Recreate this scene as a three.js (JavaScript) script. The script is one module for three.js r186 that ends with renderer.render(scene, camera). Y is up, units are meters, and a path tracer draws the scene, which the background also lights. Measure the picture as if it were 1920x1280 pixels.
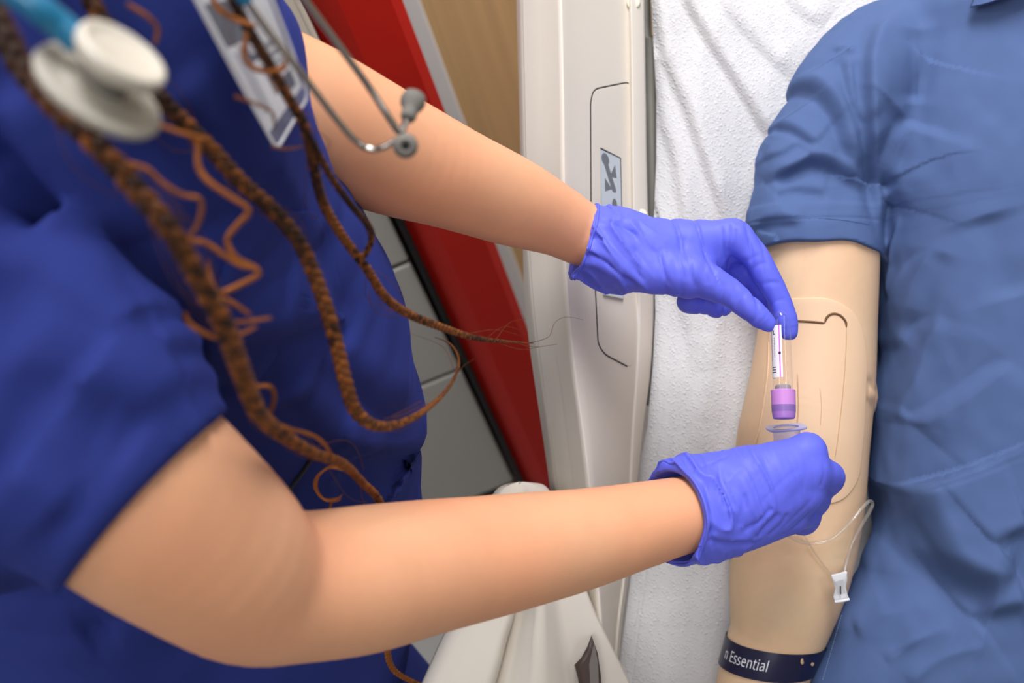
import * as THREE from 'three';
import { RoundedBoxGeometry } from 'three/addons/geometries/RoundedBoxGeometry.js';
import { mergeGeometries } from 'three/addons/utils/BufferGeometryUtils.js';
import { RectAreaLightUniformsLib } from 'three/addons/lights/RectAreaLightUniformsLib.js';

// ---------------------------------------------------------------- camera, light, exposure
const scene = new THREE.Scene();
scene.background = new THREE.Color(0x000000);
const FOV = 37.85, W = 1920, H = 1280, FPX = H / 2 / Math.tan(FOV * Math.PI / 360);
const EYE = new THREE.Vector3(0, 1.55, 0);
const ROLL = 22 * Math.PI / 180, PITCH = 45 * Math.PI / 180;
const FWD = new THREE.Vector3(0, -Math.sin(PITCH), -Math.cos(PITCH));
const UP0 = new THREE.Vector3(0, Math.cos(PITCH), -Math.sin(PITCH));
const AX = new THREE.Vector3(1, 0, 0).multiplyScalar(Math.cos(ROLL)).addScaledVector(UP0, -Math.sin(ROLL));
const AY = new THREE.Vector3(1, 0, 0).multiplyScalar(Math.sin(ROLL)).addScaledVector(UP0, Math.cos(ROLL));
const camera = new THREE.PerspectiveCamera(FOV, 1.5, 0.05, 30);
camera.position.copy(EYE);
camera.up.copy(AY);
camera.lookAt(EYE.clone().add(FWD));
camera.focus = 0.74;
camera.userData.fStop = 5;
const renderer = new THREE.WebGLRenderer({ antialias: true });
renderer.toneMapping = THREE.LinearToneMapping;
renderer.toneMappingExposure = 1.1;
renderer.shadowMap.enabled = true;
RectAreaLightUniformsLib.init();
// unseen ceiling panels, placed out of view to light bed, nurse and cart: [x, z, width, depth, intensity]
const CEIL = 2.7;
const PANELS = [[0.6, -0.75, 0.6, 1.2, 16.5], [-0.4, 0.95, 0.6, 1.2, 6], [1.5, 0.95, 0.6, 1.2, 3], [-1.3, -0.6, 0.6, 1.2, 6.5]];
for (const [x, z, w, d, I] of PANELS) {
  const l = new THREE.RectAreaLight(0xfbfaff, I, w * 0.95, d * 0.95);
  l.position.set(x, CEIL - 0.045, z); l.lookAt(x, 0, z); l.castShadow = true; scene.add(l);
}

// ---------------------------------------------------------------- frames and helpers
// the camera axes at the eye, shared by the raised backrest: x across the bed, y up along it, z out of it
const FRAME = new THREE.Matrix4().makeBasis(AX, AY, FWD.clone().negate()).setPosition(EYE);
const Lp = (px, py, d) => [(px - W / 2) / FPX * d, (H / 2 - py) / FPX * d, -d];
const toW = (l) => new THREE.Vector3(l[0], l[1], l[2]).applyMatrix4(FRAME);
const at = (px, py, d) => toW(Lp(px, py, d));
const onPlaneZ = (px, py, z) => { const p = at(px, py, 1).sub(EYE); return EYE.clone().addScaledVector(p, (z - EYE.z) / p.z); };

let seed = 7;
const rnd = () => { seed = (seed + 0x6d2b79f5) | 0; let t = Math.imul(seed ^ (seed >>> 15), 1 | seed); t = (t + Math.imul(t ^ (t >>> 7), 61 | t)) ^ t; return ((t ^ (t >>> 14)) >>> 0) / 4294967296; };
const hash3 = (x, y, z) => { let h = Math.imul(x, 374761393) ^ Math.imul(y, 668265263) ^ Math.imul(z, 2147483647 ^ 974634777); h = Math.imul(h ^ (h >>> 13), 1274126177); return ((h ^ (h >>> 16)) >>> 0) / 4294967296; };
function noise3(x, y, z) {
  const i = Math.floor(x), j = Math.floor(y), k = Math.floor(z);
  let u = x - i, v = y - j, w = z - k; u = u * u * (3 - 2 * u); v = v * v * (3 - 2 * v); w = w * w * (3 - 2 * w);
  const g = (a, b, c) => hash3(i + a, j + b, k + c), m = (a, b, t) => a + (b - a) * t;
  return m(m(m(g(0, 0, 0), g(1, 0, 0), u), m(g(0, 1, 0), g(1, 1, 0), u), v), m(m(g(0, 0, 1), g(1, 0, 1), u), m(g(0, 1, 1), g(1, 1, 1), u), v), w) * 2 - 1;
}
const clamp = (x, a, b) => Math.min(b, Math.max(a, x));
const sstep = (a, b, x) => { const t = clamp((x - a) / (b - a), 0, 1); return t * t * (3 - 2 * t); };
const mix = (a, b, t) => a + (b - a) * t;

const BASE = new Map(), used = new Map();
function numbered(name) { const n = used.get(name) || 0; used.set(name, n + 1); return n ? `${name}_${String(n).padStart(3, '0')}` : name; }
function thing(name, base, label, category, group) {
  const o = new THREE.Group(); o.name = numbered(name); o.position.copy(base); scene.add(o); BASE.set(o, base.clone());
  o.userData = { label, category }; if (group) o.userData.group = group;
  return o;
}
function part(name, geo, mat, parent, label) {       // geo is given in world space
  const b = BASE.get(parent), g = geo.clone(); g.translate(-b.x, -b.y, -b.z);
  const m = new THREE.Mesh(g, mat); m.name = numbered(name); m.castShadow = m.receiveShadow = true; parent.add(m); BASE.set(m, b);
  if (label) m.userData.label = label;
  return m;
}
function struct(name, geo, mat) {
  const m = new THREE.Mesh(geo, mat); m.name = name; m.castShadow = m.receiveShadow = true; m.userData.kind = 'structure'; scene.add(m); BASE.set(m, new THREE.Vector3());
  return m;
}
const std = (hex, o = {}) => new THREE.MeshStandardMaterial({ color: hex, roughness: 0.6, ...o });
const phys = (hex, o = {}) => new THREE.MeshPhysicalMaterial({ color: hex, roughness: 0.6, ...o });
const box = (w, h, d, x, y, z, r = 0.004) => new RoundedBoxGeometry(w, h, d, 2, Math.min(r, w / 2.01, h / 2.01, d / 2.01)).translate(x, y, z);

// Catmull-Rom through rows of numbers
function spline(ctrl, n) {
  const out = [], N = ctrl.length - 1;
  for (let s = 0; s <= n; s++) {
    const t = s / n * N, i = Math.min(N - 1, Math.floor(t)), u = t - i;
    const a = ctrl[Math.max(0, i - 1)], b = ctrl[i], c = ctrl[i + 1], d = ctrl[Math.min(N, i + 2)];
    out.push(b.map((_, k) => 0.5 * (2 * b[k] + (c[k] - a[k]) * u + (2 * a[k] - 5 * b[k] + 4 * c[k] - d[k]) * u * u + (3 * b[k] - a[k] - 3 * c[k] + d[k]) * u * u * u)));
  }
  return out;
}
const pts4 = (ctrl) => ctrl.map(([px, py, d, r]) => [...Lp(px, py, d), r]);
// distance to a chain of tapered capsules; rows [x, y, z, r]
function chain(rows) {
  const n = rows.length - 1, S = new Float64Array(n * 9);
  let cx = 0, cy = 0, cz = 0; for (const r of rows) { cx += r[0]; cy += r[1]; cz += r[2]; } cx /= n + 1; cy /= n + 1; cz /= n + 1;
  let R = 0; for (const r of rows) R = Math.max(R, Math.hypot(r[0] - cx, r[1] - cy, r[2] - cz) + r[3]);
  for (let i = 0; i < n; i++) { const a = rows[i], b = rows[i + 1], x = b[0] - a[0], y = b[1] - a[1], z = b[2] - a[2]; S.set([a[0], a[1], a[2], x, y, z, 1 / Math.max(1e-12, x * x + y * y + z * z), a[3], b[3] - a[3]], i * 9); }
  return (x, y, z) => {
    const far = Math.hypot(x - cx, y - cy, z - cz) - R; if (far > 0.06) return far;
    let m = 1e9;
    for (let i = 0; i < n * 9; i += 9) {
      const dx = x - S[i], dy = y - S[i + 1], dz = z - S[i + 2]; let t = (dx * S[i + 3] + dy * S[i + 4] + dz * S[i + 5]) * S[i + 6]; t = t < 0 ? 0 : t > 1 ? 1 : t;
      const ex = dx - t * S[i + 3], ey = dy - t * S[i + 4], ez = dz - t * S[i + 5], d = Math.sqrt(ex * ex + ey * ey + ez * ez) - S[i + 7] - t * S[i + 8]; if (d < m) m = d;
    }
    return m;
  };
}
const limb = (ctrl, n) => chain(spline(pts4(ctrl), n));
const smin = (a, b, k) => { const h = Math.max(k - Math.abs(a - b), 0) / k; return Math.min(a, b) - h * h * k * 0.25; };
const sunion = (k, ...fs) => (x, y, z) => { let m = fs[0](x, y, z); for (let i = 1; i < fs.length; i++) m = smin(m, fs[i](x, y, z), k); return m; };
// depth along the sight of a point of the frame onto a field
function hit(f, px, py, d0 = 0.2, d1 = 1.4) {
  let d = d0; const L = Math.hypot((px - W / 2) / FPX, (H / 2 - py) / FPX, 1);
  for (let i = 0; i < 160; i++) { const v = f(...Lp(px, py, d)); if (v < 0.00015) return d; d += v * 0.8 / L; if (d > d1) return NaN; }
  return d;
}
// raised (amp > 0) and sunken (amp < 0) creases of cloth along lines on a field
function creases(base, list, d0, d1) {
  const L = [];
  for (const [a0, w, ...pp] of list) {
    const [amp, fall] = Array.isArray(a0) ? a0 : [a0, 0];
    const rows = spline(pp, 26).map(([px, py]) => { const d = hit(base, px, py, d0, d1); return Lp(px, py, d); }).filter((p) => p[2] === p[2]);
    if (rows.length < 3) continue;
    let c = [0, 0, 0]; for (const r of rows) for (let k = 0; k < 3; k++) c[k] += r[k] / rows.length;
    const R = Math.max(...rows.map((r) => Math.hypot(r[0] - c[0], r[1] - c[1], r[2] - c[2]))) + w * 2.6 + (fall ? 0.03 : 0);
    L.push({ amp, w, fall, rows, c, R2: R * R });
  }
  return (x, y, z) => {
    let sum = 0;
    for (const q of L) {
      const ax = x - q.c[0], ay = y - q.c[1], az = z - q.c[2]; if (ax * ax + ay * ay + az * az > q.R2) continue;
      let m = 1e9, mt = 0, sd = 1; const n = q.rows.length - 1;
      for (let i = 0; i < n; i++) {
        const a = q.rows[i], b = q.rows[i + 1], flat = q.fall ? 0 : 1, bx = b[0] - a[0], by = b[1] - a[1], bz = (b[2] - a[2]) * flat, dx = x - a[0], dy = y - a[1], dz = (z - a[2]) * flat;
        const t = clamp((dx * bx + dy * by + dz * bz) / (bx * bx + by * by + bz * bz + 1e-12), 0, 1), d = (dx - t * bx) ** 2 + (dy - t * by) ** 2 + (dz - t * bz) ** 2;
        if (d < m) { m = d; mt = (i + t) / n; sd = bx * dy - by * dx; }
      }
      const dd = Math.sqrt(m), sh = q.fall ? 1.35 * (sstep(-q.fall, q.fall, sd > 0 ? dd : -dd) - 0.5) * Math.exp(-dd / q.w) * (1 - sstep(1.4 * q.w, 2.5 * q.w, dd)) : Math.exp(-Math.pow(m / (q.w * q.w), 0.68));
      sum += q.amp * sh * sstep(0, 1, Math.min(1, 5 * Math.min(mt, 1 - mt)));
    }
    return sum;
  };
}
// surface nets of a field in the tilted frame; returns a world-space geometry; tint(x, y, z) gives a linear colour
function nets(f, lo, hi, h, margin = 0.015, tint) {
  const n = [0, 1, 2].map((k) => Math.ceil((hi[k] - lo[k]) / h) + 1), [nx, ny, nz] = n, V = new Float32Array(nx * ny * nz), B = 5, half = B * h * 0.87;
  for (let k0 = 0; k0 < nz; k0 += B) for (let j0 = 0; j0 < ny; j0 += B) for (let i0 = 0; i0 < nx; i0 += B) {
    const c = f(lo[0] + (i0 + (B - 1) / 2) * h, lo[1] + (j0 + (B - 1) / 2) * h, lo[2] + (k0 + (B - 1) / 2) * h), skip = Math.abs(c) > half + margin;
    for (let k = k0; k < Math.min(nz, k0 + B); k++) for (let j = j0; j < Math.min(ny, j0 + B); j++) for (let i = i0; i < Math.min(nx, i0 + B); i++)
      V[i + nx * (j + ny * k)] = skip ? c : f(lo[0] + i * h, lo[1] + j * h, lo[2] + k * h);
  }
  const id = new Int32Array(nx * ny * nz).fill(-1), P = [], sx = 1, sy = nx, sz = nx * ny;
  const C = [0, sx, sy, sx + sy, sz, sz + sx, sz + sy, sz + sx + sy], E = [[0, 1], [2, 3], [4, 5], [6, 7], [0, 2], [1, 3], [4, 6], [5, 7], [0, 4], [1, 5], [2, 6], [3, 7]];
  for (let k = 0; k < nz - 1; k++) for (let j = 0; j < ny - 1; j++) for (let i = 0; i < nx - 1; i++) {
    const o = i + nx * (j + ny * k); let m = 0; for (let c = 0; c < 8; c++) if (V[o + C[c]] < 0) m |= 1 << c;
    if (m === 0 || m === 255) continue;
    let x = 0, y = 0, z = 0, q = 0;
    for (const [a, b] of E) {
      const va = V[o + C[a]], vb = V[o + C[b]]; if ((va < 0) === (vb < 0)) continue;
      const t = va / (va - vb); x += mix(a & 1, b & 1, t); y += mix(a >> 1 & 1, b >> 1 & 1, t); z += mix(a >> 2, b >> 2, t); q++;
    }
    id[o] = P.length / 3; P.push(lo[0] + (i + x / q) * h, lo[1] + (j + y / q) * h, lo[2] + (k + z / q) * h);
  }
  const I = [], quad = (a, b, c, d, flip) => { if (a < 0 || b < 0 || c < 0 || d < 0) return; flip ? I.push(a, d, c, a, c, b) : I.push(a, b, c, a, c, d); };
  for (let k = 1; k < nz - 1; k++) for (let j = 1; j < ny - 1; j++) for (let i = 1; i < nx - 1; i++) {
    const o = i + nx * (j + ny * k), s = V[o] < 0;
    if (s !== V[o + sx] < 0) quad(id[o - sy - sz], id[o - sz], id[o], id[o - sy], !s);
    if (s !== V[o + sy] < 0) quad(id[o - sz - sx], id[o - sx], id[o], id[o - sz], !s);
    if (s !== V[o + sz] < 0) quad(id[o - sx - sy], id[o - sy], id[o], id[o - sx], !s);
  }
  const N = new Float32Array(P.length), col = tint ? new Float32Array(P.length) : null, e = h * 0.6;
  for (let v = 0; v < P.length; v += 3) {
    const x = P[v], y = P[v + 1], z = P[v + 2];
    const a = f(x + e, y - e, z - e), b = f(x - e, y - e, z + e), c = f(x - e, y + e, z - e), d = f(x + e, y + e, z + e);
    let gx = a - b - c + d, gy = -a - b + c + d, gz = -a + b - c + d; const l = Math.hypot(gx, gy, gz) || 1, st = Math.max(1, l / (4 * e)); gx /= l; gy /= l; gz /= l;
    const val = clamp(f(x, y, z) / st, -h * 0.6, h * 0.6) * 0.9;
    P[v] -= gx * val; P[v + 1] -= gy * val; P[v + 2] -= gz * val; N[v] = gx; N[v + 1] = gy; N[v + 2] = gz;
    if (tint) col.set(tint(x, y, z), v);
  }
  const g = new THREE.BufferGeometry();
  g.setAttribute('position', new THREE.Float32BufferAttribute(P, 3)); g.setAttribute('normal', new THREE.BufferAttribute(N, 3));
  if (tint) g.setAttribute('color', new THREE.BufferAttribute(col, 3));
  g.setIndex(I); g.applyMatrix4(FRAME);
  return g;
}
// swept tube through world points with a radius each; round ends
function sweep(pts, radii, sides = 8, colors, capped = true) {
  const n = pts.length, P = [], Nn = [], UV = [], I = [], Co = [];
  let up = new THREE.Vector3(0.31, 0.77, 0.56), s = 0; const T = new THREE.Vector3(), A = new THREE.Vector3(), Bv = new THREE.Vector3();
  for (let i = 0; i < n; i++) {
    T.subVectors(pts[Math.min(n - 1, i + 1)], pts[Math.max(0, i - 1)]).normalize();
    A.copy(up).addScaledVector(T, -up.dot(T)).normalize(); if (!(A.lengthSq() > 0.5)) A.set(1, 0, 0); up.copy(A); Bv.crossVectors(T, A);
    if (i) s += pts[i].distanceTo(pts[i - 1]);
    for (let k = 0; k <= sides; k++) {
      const a = k / sides * Math.PI * 2, c = Math.cos(a), d = Math.sin(a), x = A.x * c + Bv.x * d, y = A.y * c + Bv.y * d, z = A.z * c + Bv.z * d, r = radii[i];
      P.push(pts[i].x + x * r, pts[i].y + y * r, pts[i].z + z * r); Nn.push(x, y, z); UV.push(k / sides, s * 100); if (colors) Co.push(...colors[i]);
    }
  }
  const w = sides + 1;
  for (let i = 0; i < n - 1; i++) for (let k = 0; k < sides; k++) { const a = i * w + k, b = a + w; I.push(a, a + 1, b, a + 1, b + 1, b); }
  if (capped) for (const [i, sgn] of [[0, -1], [n - 1, 1]]) {
    const q = P.length / 3; T.subVectors(pts[Math.min(n - 1, i + 1)], pts[Math.max(0, i - 1)]).normalize();
    const p = pts[i].clone().addScaledVector(T, sgn * radii[i] * 0.6); P.push(p.x, p.y, p.z); Nn.push(T.x * sgn, T.y * sgn, T.z * sgn); UV.push(0.5, 0); if (colors) Co.push(...colors[i]);
    for (let k = 0; k < sides; k++) sgn < 0 ? I.push(q, i * w + k + 1, i * w + k) : I.push(q, i * w + k, i * w + k + 1);
  }
  const g = new THREE.BufferGeometry();
  g.setAttribute('position', new THREE.Float32BufferAttribute(P, 3)); g.setAttribute('normal', new THREE.Float32BufferAttribute(Nn, 3)); g.setAttribute('uv', new THREE.Float32BufferAttribute(UV, 2));
  if (colors) g.setAttribute('color', new THREE.Float32BufferAttribute(Co, 3));
  g.setIndex(I); return g;
}
const cord = (ctrl, n, r, sides = 8, colors) => { const p = spline(ctrl, n); return sweep(p.map((q) => at(q[0], q[1], q[2])), p.map((q) => q[3] ?? r), sides, colors); };
// grid of world points -> smooth surface; rows[j][i]
function gridGeo(rows, closeU = false, uvs) {
  const h = rows.length, w = rows[0].length, P = [], I = [], UV = [];
  rows.forEach((r, j) => r.forEach((p, i) => { P.push(p.x, p.y, p.z); uvs ? UV.push(...uvs[j][i]) : UV.push(i / (w - 1), j / (h - 1)); }));
  for (let j = 0; j < h - 1; j++) for (let i = 0; i < w - (closeU ? 0 : 1); i++) { const a = j * w + i, b = j * w + (i + 1) % w, c = a + w, d = b + w; I.push(a, c, b, b, c, d); }
  const g = new THREE.BufferGeometry();
  g.setAttribute('position', new THREE.Float32BufferAttribute(P, 3)); g.setAttribute('uv', new THREE.Float32BufferAttribute(UV, 2)); g.setIndex(I); g.computeVertexNormals(); return g;
}
function loft(sections, caps = true) {          // closed rings of world points, hard corners kept by flat shading of doubled points
  const g = gridGeo(sections, true); if (!caps) return g;
  const P = Array.from(g.attributes.position.array), UV = Array.from(g.attributes.uv.array), I = Array.from(g.index.array), w = sections[0].length;
  for (const [ring, flip] of [[sections[0], false], [sections[sections.length - 1], true]]) {
    const c = ring.reduce((a, p) => a.add(p), new THREE.Vector3()).multiplyScalar(1 / w), q = P.length / 3;
    for (const p of [c, ...ring]) { P.push(p.x, p.y, p.z); UV.push(0, 0); }
    for (let i = 0; i < w; i++) { const a = q + 1 + i, b = q + 1 + (i + 1) % w; flip ? I.push(q, b, a) : I.push(q, a, b); }
  }
  const o = new THREE.BufferGeometry(); o.setAttribute('position', new THREE.Float32BufferAttribute(P, 3)); o.setAttribute('uv', new THREE.Float32BufferAttribute(UV, 2)); o.setIndex(I); o.computeVertexNormals(); return o;
}
// a plate that follows a field: outline in frame pixels, offset above the surface, thickness below
function plate(f, outline, off, thick, d0, d1, rings = 14, round = 0.0006) {
  const c = outline.reduce((a, p) => [a[0] + p[0] / outline.length, a[1] + p[1] / outline.length], [0, 0]), rows = [];
  const pt = (px, py, o) => { const d = hit(f, px, py, d0, d1); return at(px, py, (d === d ? d : d1) - o); };
  for (let j = 0; j <= rings; j++) rows.push(outline.map(([x, y]) => { const s = Math.max(0.001, j / rings) * 0.992; return pt(mix(c[0], x, s), mix(c[1], y, s), off); }));
  rows.push(outline.map(([x, y]) => pt(mix(c[0], x, 0.998), mix(c[1], y, 0.998), off - round * 0.4)));
  rows.push(outline.map(([x, y]) => pt(x, y, off - round)));
  rows.push(outline.map(([x, y]) => pt(x, y, off - thick)));
  rows.push(outline.map(() => pt(c[0], c[1], off - thick)));
  return gridGeo(rows, true);
}
const closed = (pp, n) => { const m = pp.length, out = []; for (let i = 0; i < m; i++) { const a = pp[(i + m - 1) % m], b = pp[i], c = pp[(i + 1) % m], d = pp[(i + 2) % m]; for (let s = 0; s < n; s++) { const u = s / n; out.push([0, 1].map((k) => 0.5 * (2 * b[k] + (c[k] - a[k]) * u + (2 * a[k] - 5 * b[k] + 4 * c[k] - d[k]) * u * u + (3 * b[k] - a[k] - 3 * c[k] + d[k]) * u * u * u))); } } return out; };
function cornered(pp, r, n = 6) {               // polygon with its corners rounded by r pixels
  const out = [], m = pp.length;
  pp.forEach((p, i) => {
    const a = pp[(i + m - 1) % m], b = pp[(i + 1) % m], la = Math.hypot(a[0] - p[0], a[1] - p[1]), lb = Math.hypot(b[0] - p[0], b[1] - p[1]), q = Math.min(r, la / 2.2, lb / 2.2);
    const s = [mix(p[0], a[0], q / la), mix(p[1], a[1], q / la)], e = [mix(p[0], b[0], q / lb), mix(p[1], b[1], q / lb)];
    for (let k = 0; k <= n; k++) { const t = k / n; out.push([0, 1].map((c) => (1 - t) * (1 - t) * s[c] + 2 * t * (1 - t) * p[c] + t * t * e[c])); }
    const steps = Math.max(1, Math.round(Math.hypot(b[0] - p[0], b[1] - p[1]) / 25)), nb = pp[(i + 2) % m], q2 = Math.min(r, lb / 2.2);
    const e2 = [mix(b[0], p[0], q2 / lb), mix(b[1], p[1], q2 / lb)];
    for (let k = 1; k < steps; k++) out.push([mix(e[0], e2[0], k / steps), mix(e[1], e2[1], k / steps)]);
  });
  return out;
}
// lathe about the line from a to b (world): profile rows [radius, distance along]
function turned(profile, a, dir, seg = 28) {
  const g = new THREE.LatheGeometry(profile.map(([r, y]) => new THREE.Vector2(r, y)), seg);
  g.applyQuaternion(new THREE.Quaternion().setFromUnitVectors(new THREE.Vector3(0, 1, 0), dir.clone().normalize())); g.translate(a.x, a.y, a.z); return g;
}
function canvasTex(w, h, draw, srgb = true) {
  const c = document.createElement('canvas'); c.width = w; c.height = h; draw(c.getContext('2d'), w, h);
  const t = new THREE.CanvasTexture(c); if (srgb) t.colorSpace = THREE.SRGBColorSpace; t.magFilter = THREE.LinearFilter; t.wrapS = t.wrapT = THREE.RepeatWrapping; return t;
}
function dataTex(n, fn, ch = 1) {               // grey, tileable by construction of fn
  const d = new Uint8Array(n * n * 4); for (let y = 0; y < n; y++) for (let x = 0; x < n; x++) { const v = fn(x / n, y / n), o = (y * n + x) * 4; for (let c = 0; c < 3; c++) d[o + c] = clamp(Math.round((Array.isArray(v) ? v[c] : v) * 255), 0, 255); d[o + 3] = 255; }
  const t = new THREE.DataTexture(d, n, n); t.wrapS = t.wrapT = THREE.RepeatWrapping; t.magFilter = THREE.LinearFilter; t.minFilter = THREE.LinearMipmapLinearFilter; t.needsUpdate = true; if (ch === 3) t.colorSpace = THREE.SRGBColorSpace; return t;
}
const tint = (r, g, b) => (x, y, z) => { const n = noise3(x * 60, y * 60, z * 60), m = noise3(x * 22 + 5, y * 22, z * 22), q = noise3(x * 400, y * 400, z * 400); const k = 1 + 0.03 * n + 0.02 * q; return [r * k * (1 + 0.03 * m), g * k * (1 - 0.05 * m), b * k * (1 - 0.07 * m)]; };

// ---------------------------------------------------------------- materials
const M = {
  wall: std(0xb2b0ab, { roughness: 0.9 }), ceiling: std(0xf0eee8, { roughness: 0.95 }), floor: std(0x9c9b97, { roughness: 0.45 }),
  skin: phys(0xffffff, { vertexColors: true, roughness: 0.5, specularIntensity: 0.6, sheen: 0.3, sheenColor: new THREE.Color(0xff9a70), sheenRoughness: 0.5 }),
  vinyl: phys(0xffffff, { vertexColors: true, roughness: 0.48, specularIntensity: 0.6 }),
  vinylPad: phys(new THREE.Color().setRGB(0.83, 0.58, 0.37), { roughness: 0.5, specularIntensity: 0.6 }),
  vinylGroove: std(new THREE.Color().setRGB(0.16, 0.075, 0.03), { roughness: 0.8 }),
  vinylSeam: std(new THREE.Color().setRGB(0.6, 0.36, 0.19), { roughness: 0.7 }),
  glove: phys(new THREE.Color().setRGB(0.125, 0.15, 0.80), { roughness: 0.5, specularIntensity: 0.55, sheen: 0.25, sheenColor: new THREE.Color(0x8f96ff), sheenRoughness: 0.6 }),
  scrub: phys(new THREE.Color().setRGB(0.024, 0.038, 0.20), { roughness: 0.9, specularIntensity: 0.3, sheen: 0.5, sheenColor: new THREE.Color(0x3344a8), sheenRoughness: 0.6 }),
  shirt: phys(new THREE.Color().setRGB(0.082, 0.133, 0.285), { roughness: 0.85, specularIntensity: 0.3, sheen: 0.4, sheenColor: new THREE.Color(0x5b7cc0), sheenRoughness: 0.6 }),
  hair: phys(0xffffff, { vertexColors: true, roughness: 0.5, specularIntensity: 0.6 }),
  beige: phys(new THREE.Color().setRGB(0.72, 0.67, 0.58), { roughness: 0.42, specularIntensity: 0.7 }),
  cream: phys(new THREE.Color().setRGB(0.75, 0.69, 0.55), { roughness: 0.4 }),
  seam: std(0x3c3833, { roughness: 0.9 }),
  dark: std(0x2c2624, { roughness: 0.6 }), brown: phys(0x4a3b35, { roughness: 0.4 }),
  red: phys(new THREE.Color().setRGB(0.55, 0.014, 0.006), { roughness: 0.4, specularIntensity: 0.6 }), black: std(0x0d0d0d, { roughness: 0.5 }),
  drawer: phys(new THREE.Color().setRGB(0.50, 0.49, 0.44), { roughness: 0.55 }),
  steel: std(0xb9b4ac, { metalness: 1, roughness: 0.16 }), greyRubber: phys(0x77746d, { roughness: 0.8, specularIntensity: 0.35 }), chest: phys(0xa9a497, { roughness: 0.5, specularIntensity: 0.5 }), teal: phys(0x0f6f96, { roughness: 0.35, clearcoat: 0.4 }),
  clear: phys(0xffffff, { transmission: 1, thickness: 0, roughness: 0.05, ior: 1.4 }), glass: phys(0xffffff, { transmission: 1, thickness: 0, roughness: 0.03, ior: 1.5 }),
  lens: phys(0xf4f2f6, { transmission: 0.75, thickness: 0, roughness: 0.35, ior: 1.45 }),
  cap: phys(new THREE.Color().setRGB(0.60, 0.26, 0.66), { roughness: 0.4 }), capDark: phys(new THREE.Color().setRGB(0.25, 0.14, 0.42), { roughness: 0.4 }), capMid: phys(new THREE.Color().setRGB(0.40, 0.19, 0.56), { roughness: 0.4 }),
  white: phys(0xdfe0e2, { roughness: 0.4 }), trim: std(0xe6e6e2, { roughness: 0.5 }), navy: phys(0x11132e, { roughness: 0.35 }),
};

// ---------------------------------------------------------------- room
const RX0 = -2.3, RX1 = 2.5, RZ0 = -1.55, RZ1 = 2.4, T = 0.12;
const slab = (w, h, d, x, y, z) => new THREE.BoxGeometry(w, h, d).translate(x, y, z);
struct('floor', slab(RX1 - RX0 + 2 * T, T, RZ1 - RZ0 + 2 * T, (RX0 + RX1) / 2, -T / 2, (RZ0 + RZ1) / 2), M.floor);
struct('ceiling', slab(RX1 - RX0 + 2 * T, T, RZ1 - RZ0 + 2 * T, (RX0 + RX1) / 2, CEIL + T / 2, (RZ0 + RZ1) / 2), M.ceiling);
struct('wall_back', slab(RX1 - RX0, CEIL, T, (RX0 + RX1) / 2, CEIL / 2, RZ0 - T / 2), M.wall);
struct('wall_front', slab(RX1 - RX0, CEIL, T, (RX0 + RX1) / 2, CEIL / 2, RZ1 + T / 2), M.wall);
struct('wall_left', slab(T, CEIL, RZ1 - RZ0, RX0 - T / 2, CEIL / 2, (RZ0 + RZ1) / 2), M.wall);
struct('wall_right', slab(T, CEIL, RZ1 - RZ0, RX1 + T / 2, CEIL / 2, (RZ0 + RZ1) / 2), M.wall);
{
  const glow = std(0xffffff, { emissive: 0xfbfaff, emissiveIntensity: 1.2 });  // glowing faces of the unseen ceiling panels, all out of view
  PANELS.forEach(([x, z, w, d], i) => {
    const where = ['over the head of the bed, lighting the bed and the hands', 'behind the viewpoint, lighting the arms of the nurse', 'over the foot of the bed on the far side, lighting the lower bed', 'lighting the drawer cart from the left'][i];
    const o = thing('unseen_ceiling_light', new THREE.Vector3(x, CEIL, z), `unseen square-edged white ceiling light panel, out of view, ${where}`, 'light', 'unseen ceiling light panels');
    part('frame', mergeGeometries([box(w + 0.04, 0.03, 0.02, x, CEIL - 0.015, z - d / 2), box(w + 0.04, 0.03, 0.02, x, CEIL - 0.015, z + d / 2), box(0.02, 0.03, d, x - w / 2, CEIL - 0.015, z), box(0.02, 0.03, d, x + w / 2, CEIL - 0.015, z)]), M.white, o);
    part('diffuser', box(w, 0.02, d, x, CEIL - 0.012, z, 0.002), glow, o);
  });
}

// ---------------------------------------------------------------- wooden door behind
{
  const ZD = -1.5;
  const wood = dataTex(512, (u, v) => {
    const g = noise3(Math.sin(u * 6.2832) * 9, Math.cos(u * 6.2832) * 9, Math.sin(v * 6.2832) * 0.7) * 0.5 + noise3(Math.sin(u * 6.2832) * 40, Math.cos(u * 6.2832) * 40, Math.cos(v * 6.2832) * 1.5) * 0.25, k = 1 + 0.11 * g; return [0.80 * k, 0.67 * k, 0.47 * k];
  }, 3);
  const x0 = onPlaneZ(872, 230, ZD).x, xw = onPlaneZ(838, 230, ZD).x;
  const d = struct('door_1', slab(1.0, 2.1, 0.045, x0 + 0.5, 1.055, ZD - 0.0225), std(0xffffff, { map: wood, roughness: 0.5 }));
  part('door_frame', mergeGeometries([box(x0 - xw, 2.14, 0.055, (x0 + xw) / 2, 1.07, ZD - 0.02), box(1.08, 0.04, 0.055, x0 + 0.5, 2.125, ZD - 0.02), box(x0 - xw, 2.14, 0.055, x0 + 1.02, 1.07, ZD - 0.02)]), M.trim, d);
  part('handle', mergeGeometries([box(0.02, 0.02, 0.06, x0 + 0.9, 1.0, ZD + 0.03), box(0.13, 0.02, 0.02, x0 + 0.85, 1.0, ZD + 0.06)]), M.steel, d);
}

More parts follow.
